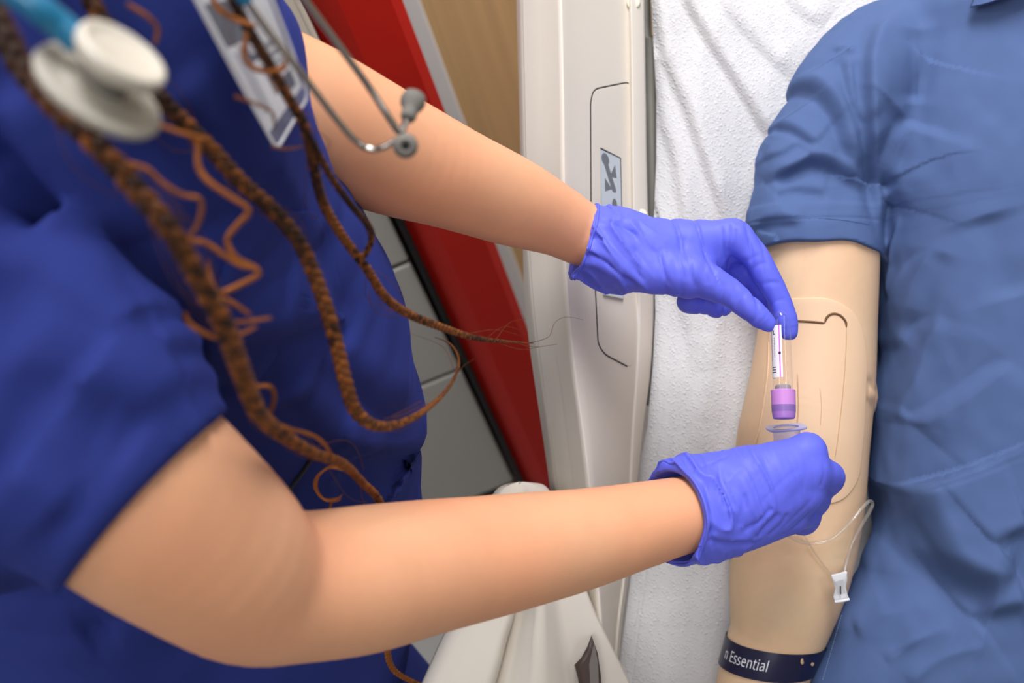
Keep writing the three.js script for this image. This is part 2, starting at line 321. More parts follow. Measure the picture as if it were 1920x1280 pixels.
// ---------------------------------------------------------------- medical cart
{
  const ZC = at(740, 400, 1.3).z, p = (px, py) => onPlaneZ(px, py, ZC);
  const xb0 = p(738, 400).x, xb1 = p(752, 400).x, xr = p(842, 230).x, y1 = p(752, 494).y, y2 = p(820, 707).y, pitch = y1 - y2;
  const xl = xb0 - 0.46, top = 1.18, depth = 0.32;
  const o = thing('medical_cart', new THREE.Vector3((xl + xr) / 2, 0, ZC), 'red medical cart with pale grey drawers and a black edge strip', 'cart');
  part('frame', mergeGeometries([box(xr - xl - 0.02, top - 0.12, depth - 0.05, (xl + xr) / 2, top / 2 + 0.04, ZC - depth / 2 - 0.03, 0.01)]), M.dark, o, 'dark carcass behind the drawers');
  // red post with sloping sides
  const ring = (y) => [[xb1, -0.05], [xb1, 0.0], [xb1 + 0.036, 0.018], [xr - 0.012, 0.018], [xr, 0.006], [xr, -depth], [xb1, -depth]].map(([x, z]) => new THREE.Vector3(x, y, ZC + z));
  const post = loft([ring(0.08), ring(top)]).toNonIndexed(); post.computeVertexNormals();
  part('post', post, M.red, o, 'red side post');
  part('edge_strip', box(xb1 - xb0, top - 0.1, 0.03, (xb0 + xb1) / 2, top / 2 + 0.05, ZC - 0.002, 0.003), M.black, o, 'black edge strip');
  const ys = [y1 + 3 * pitch > top - 0.05 ? top - 0.05 : y1 + 3 * pitch]; for (let k = 2; k >= -1; k--) ys.push(y1 + k * pitch); ys.push(0.16);
  const lvl = ys.filter((y, i) => i === 0 || y < ys[i - 1] - 0.03);
  for (let i = 0; i < lvl.length - 1; i++) {
    const a = lvl[i], b = lvl[i + 1], gap = 0.0065;
    const d = part('drawer', box(xb0 - xl - 0.008, a - b - gap, 0.028, (xb0 + xl) / 2 - 0.003, (a + b) / 2, ZC - 0.010, 0.004), M.drawer, o);
    part('handle', box(0.2, 0.014, 0.02, xl + 0.14, a - 0.03, ZC + 0.008, 0.005), M.cream, d);
  }
  part('top', box(xr - xl + 0.02, 0.03, depth + 0.03, (xl + xr) / 2, top + 0.012, ZC - depth / 2, 0.008), M.red, o);
  for (const [x, z] of [[xl + 0.06, -0.06], [xr - 0.06, -0.06], [xl + 0.06, -depth + 0.04], [xr - 0.06, -depth + 0.04]])
    part('caster', mergeGeometries([new THREE.CylinderGeometry(0.045, 0.045, 0.03, 20).rotateZ(Math.PI / 2).translate(x, 0.045, ZC + z), new THREE.CylinderGeometry(0.012, 0.012, 0.09, 10).translate(x, 0.085, ZC + z)].map((g) => g)), M.black, o);
  const q = p(556, 25);
  const f = thing('cream_board', new THREE.Vector3(q.x, q.y - 0.1, ZC + 0.02), 'narrow cream upright board edge between the badge and the cart drawers', 'board');
  part('edge', mergeGeometries([box(0.018, 0.25, 0.014, q.x - 0.003, q.y + 0.05, ZC + 0.018, 0.002), box(0.006, 0.25, 0.016, q.x + 0.0085, q.y + 0.05, ZC + 0.018, 0.002)]), M.cream, f);
}

// ---------------------------------------------------------------- bed: mattress, sheet, rails
const DS = 0.936;                               // depth of the sheet below the arm
const bedBase = at(1600, 900, 1.25); bedBase.y = 0;
const bed = thing('hospital_bed', bedBase, 'hospital bed with raised backrest and beige plastic side rails', 'bed');
{
  const F = (g) => g.applyMatrix4(FRAME);
  part('backrest', F(box(0.88, 0.95, 0.03, 0.62, 0.02, -1.09, 0.01)), M.beige, bed);
  const lo = toW([0.62, -0.42, -1.1]); lo.x += 0.22;
  part('base', mergeGeometries([box(0.6, lo.y - 0.36, 0.5, lo.x, (lo.y - 0.36) / 2 + 0.12, lo.z - 0.1, 0.03), box(0.8, 0.08, 1.2, lo.x, 0.12, lo.z + 0.2, 0.02)]), M.beige, bed);
  for (const sx of [-1, 1]) for (const sz of [-1, 1]) part('caster', new THREE.CylinderGeometry(0.06, 0.06, 0.04, 20).rotateZ(Math.PI / 2).translate(lo.x + sx * 0.36, 0.06, lo.z + 0.2 + sz * 0.5), M.dark, bed);
  const mt = thing('mattress', toW([0.6, 0, -1.02]), 'pale mattress under the white sheet on the raised backrest', 'mattress');
  part('body', F(box(0.86, 0.93, 0.11, 0.615, 0.02, -1.007, 0.03)), std(0xbfc3bd, { roughness: 0.7 }), mt);
}
// side rail: each row is y, then the x of back edge, front edge, ridge, start of the inner face, end of the face, lip
const RAIL = [[-90, 966, 976, 1048, 1062, 1177, 1205], [0, 969, 979, 1050, 1063, 1179, 1208], [180, 974, 983, 1054, 1066, 1182, 1211], [310, 977, 986, 1055, 1068, 1183, 1213], [420, 980, 990, 1057, 1070, 1185, 1216], [520, 983, 996, 1060, 1076, 1192, 1224],
  [600, 988, 1003, 1066, 1085, 1196, 1225], [700, 1001, 1016, 1076, 1096, 1192, 1219], [800, 1016, 1030, 1090, 1108, 1185, 1206], [900, 1030, 1043, 1102, 1116, 1180, 1196], [1000, 1042, 1054, 1112, 1122, 1174, 1184], [1080, 1054, 1066, 1118, 1126, 1168, 1178], [1160, 1072, 1084, 1124, 1132, 1158, 1167], [1230, 1090, 1100, 1130, 1138, 1152, 1160], [1300, 1100, 1110, 1132, 1136, 1143, 1149]];
const railRow = (py) => { let i = 0; while (i < RAIL.length - 2 && RAIL[i + 1][0] < py) i++; const a = RAIL[i], b = RAIL[i + 1], t = clamp((py - a[0]) / (b[0] - a[0]), 0, 1); return a.map((v, k) => mix(v, b[k], t)); };
const faceDepth = (px, py) => { const r = railRow(py), t = clamp((px - r[4]) / (r[5] - r[4]), 0, 1.1); return mix(0.826, 0.89, t); };
{
  const rows = spline(RAIL, 90).map((r) => {
    const [y, xb, xf, xr, x1, x2, x3] = r, lip = 0.008 * (1 - sstep(470, 640, y));
    const prof = [[xb, 0.95], [xb - 1, 0.91], [xf - 6, 0.875], [xf, 0.868], [xf + 1.5, 0.869], [xf + 3, 0.866], [mix(xf, xr, 0.5), 0.843], [mix(xf, xr, 0.55), 0.8425], [xr - 6, 0.823], [xr, 0.8195], [xr + 5, 0.8195], [x1, 0.826],
      [mix(x1, x2, 0.25), mix(0.826, 0.89, 0.25)], [mix(x1, x2, 0.5), 0.858], [mix(x1, x2, 0.75), mix(0.826, 0.89, 0.75)], [x2 - 2, 0.8885], [x2, 0.89 - lip * 0.3], [x2 + 2, 0.89 - lip], [x2 + 6, 0.89 - lip * 1.1], [x3 - 4, 0.897 - lip], [x3 - 1, 0.902 - lip], [x3, 0.91], [x3 - 4, 0.965], [mix(xb, x3, 0.5), 0.968]];
    return prof.map(([x, d]) => at(x, y, d));
  });
  const rail = part('side_rail', loft(rows), M.beige, bed);
  // control panel let into the inner face
  const face = (o) => (px, py) => at(px, py, faceDepth(px, py) - o);
  const out = cornered([[1182, 153], [1113, 167], [1107, 190], [1108, 400], [1117, 560], [1121, 645], [1133, 664], [1186, 692], [1194, 560], [1186, 400]], 12, 5);
  const pf = (x, y, z) => { const px = x / -z * FPX + W / 2, py = H / 2 - y / -z * FPX; return (-z < faceDepth(px, py) ? 1 : -1) * Math.abs(-z - faceDepth(px, py)) * 0.5; };
  const seamPts = out.filter(([x, y]) => x < 1180 || y < 160).map(([x, y]) => face(0.0001)(x, y));
  const i0 = out.findIndex(([x, y]) => x < 1178);
  const openLine = out.slice(i0).concat(out.slice(0, i0)).filter(([x]) => x < 1179);
  part('panel_gap', sweep(openLine.map(([x, y]) => face(0.0001)(x, y)), openLine.map(() => 0.0007), 6), M.seam, rail, 'dark gap around the control panel');
  const panel = part('control_panel', plate(pf, out.map(([x, y]) => [mix(1150, x, 0.97), mix(420, y, 0.994)]), 0.0008, 0.002, 0.7, 1.1, 10, 0.0006), M.beige, rail);
  const icons = canvasTex(256, 1024, (c, w, h) => {
    c.fillStyle = '#c3ccd0'; c.fillRect(0, 0, w, h); c.fillStyle = '#717579';
    const fig = (oy) => { c.save(); c.translate(0, oy); c.beginPath(); c.ellipse(70, 90, 50, 70, 0, 0, 7); c.fill(); c.lineWidth = 60; c.lineCap = 'round'; c.strokeStyle = '#717579'; c.beginPath(); c.moveTo(75, 130); c.lineTo(175, 400); c.stroke(); c.beginPath(); c.moveTo(195, 100); c.lineTo(215, 250); c.lineTo(120, 270); c.fill(); c.beginPath(); c.moveTo(60, 300); c.lineTo(150, 400); c.lineTo(60, 460); c.fill(); c.restore(); };
    c.save(); c.translate(-10, 0); c.scale(1, 0.62); fig(10); c.restore(); c.beginPath(); c.ellipse(170, 370, 34, 55, 0, 0, 7); c.fill(); c.beginPath(); c.moveTo(150, 350); c.lineTo(195, 350); c.lineTo(205, 440); c.lineTo(245, 540); c.lineTo(60, 470); c.lineTo(150, 430); c.fill();
  });
  // icon plate as a thin tile on the panel
  const rowsI = []; for (let j = 0; j <= 12; j++) { const y0 = mix(278, 552, j / 12), y1 = mix(296, 560, j / 12), row = []; for (let i = 0; i <= 4; i++) { const t = i / 4; row.push(at(mix(1126 + j * 0.4, 1163 + j * 0.5, t), mix(y0, y1, t), faceDepth(mix(1126, 1163, t), mix(y0, y1, t)) - 0.0016)); } rowsI.push(row); }
  const uvI = rowsI.map((r, j) => r.map((_, i) => [i / 4, 1 - j / 12 * 1.0]));
  part('icon_plate', gridGeo(rowsI, false, uvI), std(0xffffff, { map: icons, roughness: 0.4 }), rail, 'pale blue plate with grey position icons');
  part('plate_gap', sweep([[1126, 278], [1163, 296], [1166, 420], [1168, 560]].map(([x, y]) => face(0.0014)(x, y)), [0.0007, 0.0007, 0.0007, 0.0007], 6), M.seam, rail);
  for (const [x, y] of [[1188, 5], [1202, 405]]) part('screw_cover', turned([[0.0001, 0.0018], [0.005, 0.0016], [0.0062, 0.0006], [0.0064, -0.004]], at(x, y, 0.886), AX.clone().multiplyScalar(-0.2).add(FWD.clone().negate()), 20), M.cream, rail);
  // pale plastic strip between rail and sheet
  const strip = [-90, 30, 66, 72, 240, 420, 600, 760].map((y, i) => { const w = y < 70 ? 1 : 1, r = railRow(y), a = r[6] - 6, b = r[6] + (y < 70 ? 12 : 26) * w; return [[a, 0.99], [a, 0.956], [b, 0.956], [b, 0.99]].map(([x, d]) => at(x, y, d)); });
  part('rail_mount', loft(strip), std(0x8d8c82, { roughness: 0.6 }), bed, 'grey mounting strip beside the mattress');
}
{ // foot-end rail, in front of the lower part of the side rail
  const R2 = [[903, 972, 978, 984], [906, 955, 975, 1012], [912, 938, 976, 1024], [925, 925, 978, 1034], [950, 915, 980, 1045], [1000, 900, 978, 1062], [1080, 874, 972, 1090], [1150, 850, 964, 1118], [1200, 826, 950, 1142], [1240, 808, 940, 1162], [1290, 786, 926, 1186], [1350, 760, 908, 1210]];
  const rows = spline(R2, 60).map(([y, xl, xs, xr]) => {
    const k = sstep(900, 960, y), D = 0.80 + 0.03 * (1 - k), s = sstep(960, 1060, y), bulge = 0.02 * k;
    const prof = [[xl, D + 0.07], [xl, D + 0.02], [xl + 4, D + 0.006], [mix(xl, xs, 0.22), D - 0.001], [mix(xl, xs, 0.28), D + 0.0005], [mix(xl, xs, 0.34), D - 0.002], [mix(xl, xs, 0.85), D - 0.002], [xs - 2, D - 0.001], [xs, D + 0.012 * s], [xs + 2, D + 0.014 * s], [mix(xs, xr, 0.14), D + 0.004 * s - bulge * 0.4], [mix(xs, xr, 0.24), D - bulge * 0.9], [mix(xs, xr, 0.32), D - bulge], [mix(xs, xr, 0.4), D - bulge * 0.9], [mix(xs, xr, 0.5), D - bulge * 0.35], [mix(xs, xr, 0.6), D], [xr - 6, D + 0.006], [xr - 1, D + 0.01], [xr, D + 0.02], [xr, D + 0.07]];
    return prof.map(([x, d]) => at(x, y, d));
  });
  const foot = part('foot_rail', loft(rows), M.beige, bed);
  const lat = [[1109, 1190], [1101, 1212], [1090, 1232], [1077, 1246], [1083, 1270], [1090, 1310], [1128, 1310], [1127, 1268], [1121, 1225]], D0 = 0.79;
  const sec = (s, o) => lat.map(([x, y]) => at(mix(1105, x, s), mix(1250, y, s), D0 - o));
  const g = loft([sec(1, -0.02), sec(1, 0.002), sec(0.94, 0.006), sec(0.6, 0.0065)]); part('release_latch', g, M.brown, foot, 'dark brown release latch');
  part('latch_plate', loft([[[1114, 1205], [1104, 1245], [1108, 1310], [1124, 1310], [1122, 1240]], [[1113.5, 1208], [1105, 1246], [1109, 1309], [1123, 1309], [1121, 1241]]].map((r, i) => r.map(([x, y]) => at(x, y, D0 - 0.0066 - i * 0.001)))), std(0x77706b, { roughness: 0.45 }), foot);
}
{ // sheet
  const nx = 330, ny = 400, rows = [], uv = [];
  const lines = [[0.015, 55, [1275, -60], [1289, 0], [1336, 84], [1386, 161], [1437, 249], [1480, 330]], [0.013, 42, [1219, -40], [1227, 20], [1249, 111], [1289, 208], [1322, 302], [1356, 400], [1385, 500]], [0.009, 32, [1226, 120], [1234, 175], [1244, 235], [1266, 302], [1282, 403], [1292, 480]], [0.008, 60, [1335, -60], [1360, 10], [1413, 74], [1455, 118], [1500, 160]], [0.006, 50, [1440, -60], [1490, 10], [1545, 50]], [0.006, 40, [1240, 430], [1262, 520], [1290, 620], [1300, 700]], [0.005, 45, [1345, 520], [1335, 600], [1318, 700], [1305, 790]]]
    .map(([h, w, ...pp]) => ({ h, w, p: spline(pp, 24) }));
  const depthAt = (px, py) => {
    let z = 0;
    for (const q of lines) {
      let m = 1e9, sg = 1, tt = 0; for (let i = 0; i < 24; i++) { const a = q.p[i], b = q.p[i + 1], ux = b[0] - a[0], uy = b[1] - a[1], t = clamp(((px - a[0]) * ux + (py - a[1]) * uy) / (ux * ux + uy * uy), 0, 1), dx = px - a[0] - t * ux, dy = py - a[1] - t * uy, d = dx * dx + dy * dy; if (d < m) { m = d; sg = dx * uy - dy * ux > 0 ? 1 : -1; tt = (i + t) / 24; } }
      const d = Math.sqrt(m) * sg, e = Math.min(1, 4 * (1 - tt)) ; z += q.h * e * sstep(-16, 20, d) * Math.exp(-Math.max(0, d) / q.w);
    }
    z += 0.004 * noise3(px / 120, py / 220, 3) + 0.0016 * noise3(px / 40, py / 90, 9);
    return z * (1 - 0.93 * sstep(1350, 1430, px) * sstep(230, 330, py)) ;
  };
  const edge = (py) => { const e = [[-100, 1217], [0, 1221], [180, 1231], [300, 1231], [420, 1226], [590, 1229], [690, 1224], [800, 1214], [870, 1199], [1000, 1190], [1075, 1184], [1180, 1170], [1280, 1158], [1400, 1140]]; let i = 0; while (i < e.length - 2 && e[i + 1][0] < py) i++; return mix(e[i][1], e[i + 1][1], (py - e[i][0]) / (e[i + 1][0] - e[i][0])); };
  for (let j = 0; j <= ny; j++) {
    const py = mix(-100, 1390, j / ny), row = [], u = [], e = edge(py);
    for (let i = 0; i <= nx; i++) {
      const t = i / nx, px = e + 900 * t, drop = t < 0.05 ? Math.pow((0.05 - t) / 0.05, 2.2) : 0, hem = Math.exp(-(((t - 0.028) / 0.0035) ** 2)) * 0.0018 * sstep(700, 900, py);
      row.push(at(px, py, DS - depthAt(px, py) + 0.004 * drop + hem)); u.push([(px - 1200) / FPX * DS, (H / 2 - py) / FPX * DS]);
    }
    rows.push(row); uv.push(u);
  }
  const front = gridGeo(rows, false, uv), backRows = rows.map((r) => r.map((p) => p.clone().addScaledVector(FWD, 0.0025)).reverse()), back = gridGeo(backRows, false, uv);
  const cells = []; for (let k = 0; k < 170; k++) cells.push([rnd(), rnd(), 0.6 + 0.5 * rnd()]);
  const emboss = dataTex(256, (u, v) => { let a = 9, b = 9; for (const [x, y, q] of cells) { let dx = Math.abs(u - x), dy = Math.abs(v - y); dx = Math.min(dx, 1 - dx); dy = Math.min(dy, 1 - dy); const d = Math.hypot(dx, dy * 1.25) * q; if (d < a) { b = a; a = d; } else if (d < b) b = d; } return clamp((b - a) * 13, 0, 1); });
  emboss.repeat.set(1 / 0.031, 1 / 0.031);
  const sheet = thing('bed_sheet', at(1500, 700, DS), 'white embossed disposable sheet spread in folds over the mattress', 'sheet');
  part('cloth', mergeGeometries([front, back]), phys(0xd6d6d5, { roughness: 0.85, bumpMap: emboss, bumpScale: 0.0006, specularIntensity: 0.3 }), sheet);
}

// ---------------------------------------------------------------- training manikin: arm, body, shirt
const px2m = (hw, d) => hw * d / FPX;
const DA = 0.875;
const armRows = [[1548, 300, 66], [1540, 400, 76], [1539, 446, 101], [1538, 480, 107], [1533, 600, 108], [1524, 700, 114], [1512, 780, 119], [1503, 840, 122], [1495, 940, 122], [1485, 1040, 114], [1474, 1100, 106], [1459, 1180, 89], [1445, 1220, 85], [1427, 1280, 82], [1412, 1340, 76], [1404, 1400, 72]].map(([x, y, hw]) => [x, y, DA, px2m(hw, DA) * 0.985]);
const armF = limb(armRows, 70);
{
  // every field below is in metres of the tilted frame
}
const torsoKeys = [[-60, 1985, 0.135, 0.085], [60, 1985, 0.15, 0.105], [250, 1990, 0.157, 0.118], [475, 1992, 0.159, 0.122], [640, 1994, 0.157, 0.12], [800, 1993, 0.162, 0.118], [940, 1989, 0.164, 0.113], [1060, 1982, 0.176, 0.106], [1170, 1980, 0.197, 0.098], [1280, 1975, 0.214, 0.09], [1420, 1970, 0.225, 0.085]];
const DT = 0.87;
function torsoField(grow) {
  const y0 = Lp(0, -20, DT)[1], y1 = Lp(0, 1440, DT)[1];
  return (x, y, z) => {
    const py = H / 2 - y / DT * FPX; let i = 0; while (i < torsoKeys.length - 2 && torsoKeys[i + 1][0] < py) i++;
    const a = torsoKeys[i], b = torsoKeys[i + 1], t = sstep(0, 1, clamp((py - a[0]) / (b[0] - a[0]), 0, 1));
    const cx = (mix(a[1], b[1], t) - W / 2) / FPX * DT, ra = mix(a[2], b[2], t) + grow, rb = mix(a[3], b[3], t) + grow;
    const ux = (x - cx) / ra, uz = (z + DT) / rb, k0 = Math.hypot(ux, uz), k1 = Math.hypot(ux / ra, uz / rb), d = k1 > 1e-6 ? k0 * (k0 - 1) / k1 : -rb;
    const e = Math.max(y - y0, y1 - y) - grow;
    return Math.max(d, e) + 0;
  };
}
const person2 = at(1900, 700, 0.9);
const man = thing('training_manikin', person2, 'training manikin lying on the bed in a blue short-sleeved shirt, bare tan arm straight', 'manikin');
{
  const torso = torsoField(-0.034);
  const hand = sunion(0.008, chain(spline(pts4([[1408, 1380, 0.875, 0.027], [1400, 1430, 0.875, 0.03], [1392, 1480, 0.875, 0.028]]), 6)),
    ...[[1360, 1500, 1345, 1590], [1380, 1510, 1368, 1615], [1402, 1512, 1396, 1620], [1425, 1505, 1428, 1595]].map(([a, b, c, d]) => limb([[mix(a, 1395, 0.3), b - 40, 0.875, 0.011], [a, b, 0.873, 0.0105], [mix(a, c, 0.6), mix(b, d, 0.55), 0.868, 0.0095], [c, d, 0.875, 0.0075]], 8)), limb([[1385, 1420, 0.865, 0.014], [1345, 1460, 0.855, 0.012], [1322, 1510, 0.855, 0.0095], [1315, 1535, 0.857, 0.008]], 8));
  const shoulder = chain(spline(pts4([[1570, 300, 0.878, 0.034], [1660, 170, 0.878, 0.028], [1760, 120, 0.875, 0.028], [1990, 40, 0.87, 0.05], [1990, -120, 0.87, 0.05]]), 12));
  const head = chain(pts4([[1990, -330, 0.86, 0.075], [1990, -260, 0.85, 0.07], [1990, -200, 0.84, 0.05]])), nose = chain(pts4([[1990, -310, 0.785, 0.012], [1990, -265, 0.772, 0.014]]));
  const wr = creases(armF, [[-0.0016, 0.003, [1628, 712], [1640, 722]], [0.002, 0.004, [1632, 735], [1641, 742]], [-0.0016, 0.003, [1625, 748], [1640, 762]]], 0.5, 1.2);
  const f0 = sunion(0.012, armF, shoulder, torso, hand, head, nose);
  const knob = chain(pts4([[1634, 726, 0.868, 0.004], [1637, 745, 0.868, 0.0045], [1632, 765, 0.868, 0.004]]));
  const f = (x, y, z) => Math.max(smin(f0(x, y, z), knob(x, y, z), 0.006) - wr(x, y, z), -0.929 - z);
  const lo = Lp(1290, 1640, 0.98), hi = Lp(2420, -560, 0.9); lo[2] = -1.0; hi[2] = -0.72;
  part('body', nets(f, [0.16, -0.50, -1.0], [0.74, 0.50, -0.73], 0.0042, 0.012, tint(0.80, 0.55, 0.34)), M.vinyl, man);
}
// raised injection pad on the arm and its marks
{
  const out = cornered([[1441, 560], [1560, 557], [1612, 592], [1627, 660], [1622, 800], [1612, 900], [1580, 942], [1490, 948], [1404, 920], [1428, 780], [1440, 700]], 34, 8);
  const pad = part('injection_pad', plate(armF, out, 0.0016, 0.005, 0.6, 1.1, 18, 0.0012), M.vinylPad, man, 'smooth raised pad on the elbow');
  const onArm = (l, r, off, n = 24) => { const q = spline(l, n); return sweep(q.map(([x, y]) => at(x, y, hit(armF, x, y, 0.6, 1.1) - off)), q.map((_, i) => r * Math.min(1, 0.3 + 6 * Math.min(i, n - i) / n)), 6); };
  part('slot', mergeGeometries([onArm([[1470, 600], [1500, 602], [1530, 604], [1546, 606]], 0.0010, 0.0016), onArm([[1546, 606], [1551, 594], [1562, 588], [1575, 591], [1585, 602], [1587, 614]], 0.0011, 0.0016)]), M.vinylGroove, man, 'dark slot with a rounded thumb notch');
  part('flap_line', mergeGeometries([onArm([[1587, 612], [1586, 660], [1580, 740], [1571, 820], [1565, 862]], 0.00035, 0.0016), onArm([[1537, 726], [1540, 760], [1538, 800]], 0.0003, 0.0015), onArm([[1495, 700], [1497, 760], [1494, 800]], 0.0007, 0.0014)]), M.vinylSeam, man);
  part('side_seam', onArm([[1441, 640], [1440, 690], [1434, 740], [1424, 800], [1414, 836]], 0.0006, 0.0018), phys(new THREE.Color().setRGB(0.85, 0.6, 0.37), { roughness: 0.5 }), man);
}
const sleeveF = limb([[1535, 520, 0.876, 0.0545], [1532, 462, 0.876, 0.0545], [1526, 420, 0.876, 0.0562], [1527, 345, 0.875, 0.0525], [1556, 260, 0.873, 0.0545], [1596, 190, 0.872, 0.058], [1640, 135, 0.872, 0.057], [1700, 100, 0.872, 0.05], [1800, 90, 0.872, 0.046], [2000, 84, 0.872, 0.046], [2200, 90, 0.872, 0.046]], 60);
const hemCut = (x, y, z) => { const py = H / 2 - y / 0.845 * FPX, px = x / 0.845 * FPX + W / 2, s = (px - 1540) / 110; const lim = 455 + 12 * s * s + 4 * s + 2.2 * Math.sin(px / 17); return (py - lim) / FPX * 0.845; };
const torsoOuter = torsoField(0);
const shirt0 = (x, y, z) => Math.min(Math.max(sleeveF(x, y, z), hemCut(x, y, z)), torsoOuter(x, y, z));
const shirt1 = (x, y, z) => smin(Math.max(sleeveF(x, y, z), hemCut(x, y, z)), torsoOuter(x, y, z), 0.01);
{
  const cr = creases(shirt1, [
    [[0.013, 0.008], 0.030, [1486, 143], [1520, 156], [1549, 177], [1576, 215], [1592, 269], [1614, 318]], [[0.015, 0.008], 0.030, [1432, 345], [1495, 314], [1532, 300], [1576, 312], [1632, 362]], [[0.006, 0.007], 0.02, [1412, 436], [1430, 420], [1455, 413], [1515, 418]], [[0.005, 0.004], 0.025, [1452, 226], [1490, 240], [1535, 271]],
    [[0.004, 0.005], 0.02, [1425, 300], [1470, 285], [1500, 262]], [[0.005, 0.006], 0.02, [1450, 365], [1500, 352], [1560, 360]],
    [[0.011, 0.006], 0.045, [1690, 8], [1645, 40], [1624, 90], [1621, 160], [1627, 230], [1634, 300], [1640, 370], [1650, 455]], [-0.006, 0.007, [1640, 42], [1620, 90], [1618, 160], [1624, 230], [1631, 300], [1637, 370], [1647, 450]], [[0.006, 0.004], 0.012, [1584, 100], [1590, 140], [1602, 188], [1626, 236]], [0.004, 0.005, [1565, 92], [1580, 80], [1600, 92], [1614, 118]],
    [[0.010, 0.008], 0.03, [1700, 222], [1672, 262], [1655, 310], [1645, 372]], [0.003, 0.003, [1640, 365], [1652, 310], [1672, 265]], [0.0018, 0.003, [1722, 40], [1725, 130], [1724, 230], [1726, 330]], [-0.004, 0.014, [1714, 50], [1716, 130], [1710, 195]],
    [[0.004, 0.003], 0.012, [1740, 462], [1702, 523], [1679, 600], [1671, 660]], [[0.006, 0.004], 0.02, [1757, 586], [1724, 632], [1705, 694], [1668, 750], [1652, 792]], [[0.006, 0.006], 0.025, [1893, 670], [1822, 722], [1747, 769], [1700, 790]], [0.003, 0.004, [1690, 400], [1670, 480], [1658, 565]], [-0.005, 0.012, [1770, 470], [1740, 560], [1700, 650]],
    [-0.006, 0.02, [1850, 400], [1870, 470], [1900, 560]],
    [[0.028, 0.018], 0.045, [1668, 905], [1695, 938], [1745, 1035], [1810, 1082], [1890, 1116]], [-0.012, 0.02, [1690, 960], [1735, 1050], [1800, 1100], [1870, 1125]], [[0.010, 0.010], 0.03, [1825, 1166], [1870, 1148], [1930, 1138]], [[0.008, 0.010], 0.03, [1850, 1016], [1885, 1000], [1930, 990]],
    [0.004, 0.008, [1600, 1180], [1660, 1150], [1740, 1125]], [0.004, 0.006, [1660, 1240], [1720, 1200], [1790, 1172]], [-0.004, 0.01, [1640, 1120], [1700, 1085], [1740, 1060]], [0.003, 0.006, [1700, 1280], [1770, 1235], [1850, 1210]],
  ], 0.5, 1.2);
  const cuff = (x, y) => { const py = H / 2 - y / 0.84 * FPX; return 0.0012 * sstep(378, 386, py) + 0.0008 * Math.exp(-(((py - 412) / 2.2) ** 2)) * -1; };
  const f = (x, y, z) => {
    const d = shirt1(x, y, z); if (Math.abs(d) > 0.027) return Math.max(d, -0.929 - z);
    const n = 0.0022 * noise3(x * 28, y * 20 + 3, z * 28) + 0.0009 * noise3(x * 80, y * 60, z * 80);
    const q = cr(x, y, z) + n + cuff(x, y) * (1 - sstep(0.3, 0.318, x)), v = Math.max(smin(Math.max(sleeveF(x, y, z) - q, hemCut(x, y, z)), torsoOuter(x, y, z) - q, 0.01), -0.929 - z);
    return v;
  };
  const sg = nets(f, [0.19, -0.43, -0.95], [0.78, 0.34, -0.72], 0.0022, 0.022);
  const shirt = part('shirt', sg, M.shirt, man, 'blue short-sleeved cotton shirt');
  // collar flap and open neck
  const flap = [[1818, 15], [1836, 12], [1858, 6], [1890, -6], [1930, -22], [1960, -45], [1940, -90], [1870, -80], [1838, -40]];
  const g = loft([0.006, 0.010, 0.0115].map((o, i) => flap.map(([x, y]) => { const q = [1, 1, 0.92][i], X = mix(1880, x, q), Y = mix(-40, y, q), d = hit(shirt1, X, Math.max(Y, 14), 0.5, 1.2); return at(X, Y, (d === d ? d : 0.83) - o - 0.006 * sstep(1820, 1900, x)); })));
  part('collar', g, M.shirt, shirt);
  const st = []; for (let k = 0; k < 26; k++) { const t = k / 26, px = mix(1578, 1542, t), py = mix(1152, 1275, t) + 0.5, d = hit(f, px, py, 0.5, 1.2); if (d === d) st.push(sweep([at(px, py, d - 0.0003), at(px - 0.9, py + 3, d - 0.0003)], [0.00025, 0.00025], 5)); }
  if (st.length) part('hem_stitches', mergeGeometries(st), std(0x8ea4cc), shirt);
  const st2 = []; for (let k = 0; k < 44; k++) { const t = k / 44, px = mix(1462, 1632, t), py = 408 + 30 * (t - 0.35) ** 2 + 1, d = hit(f, px, py, 0.5, 1.2); if (d === d) st2.push(sweep([at(px, py, d - 0.0002), at(px + 2.4, py, d - 0.0002)], [0.00022, 0.00022], 5)); }
  if (st2.length) part('cuff_stitches', mergeGeometries(st2), std(0x34507f), shirt);
  man.userData.shirt = undefined; delete man.userData.shirt;
}
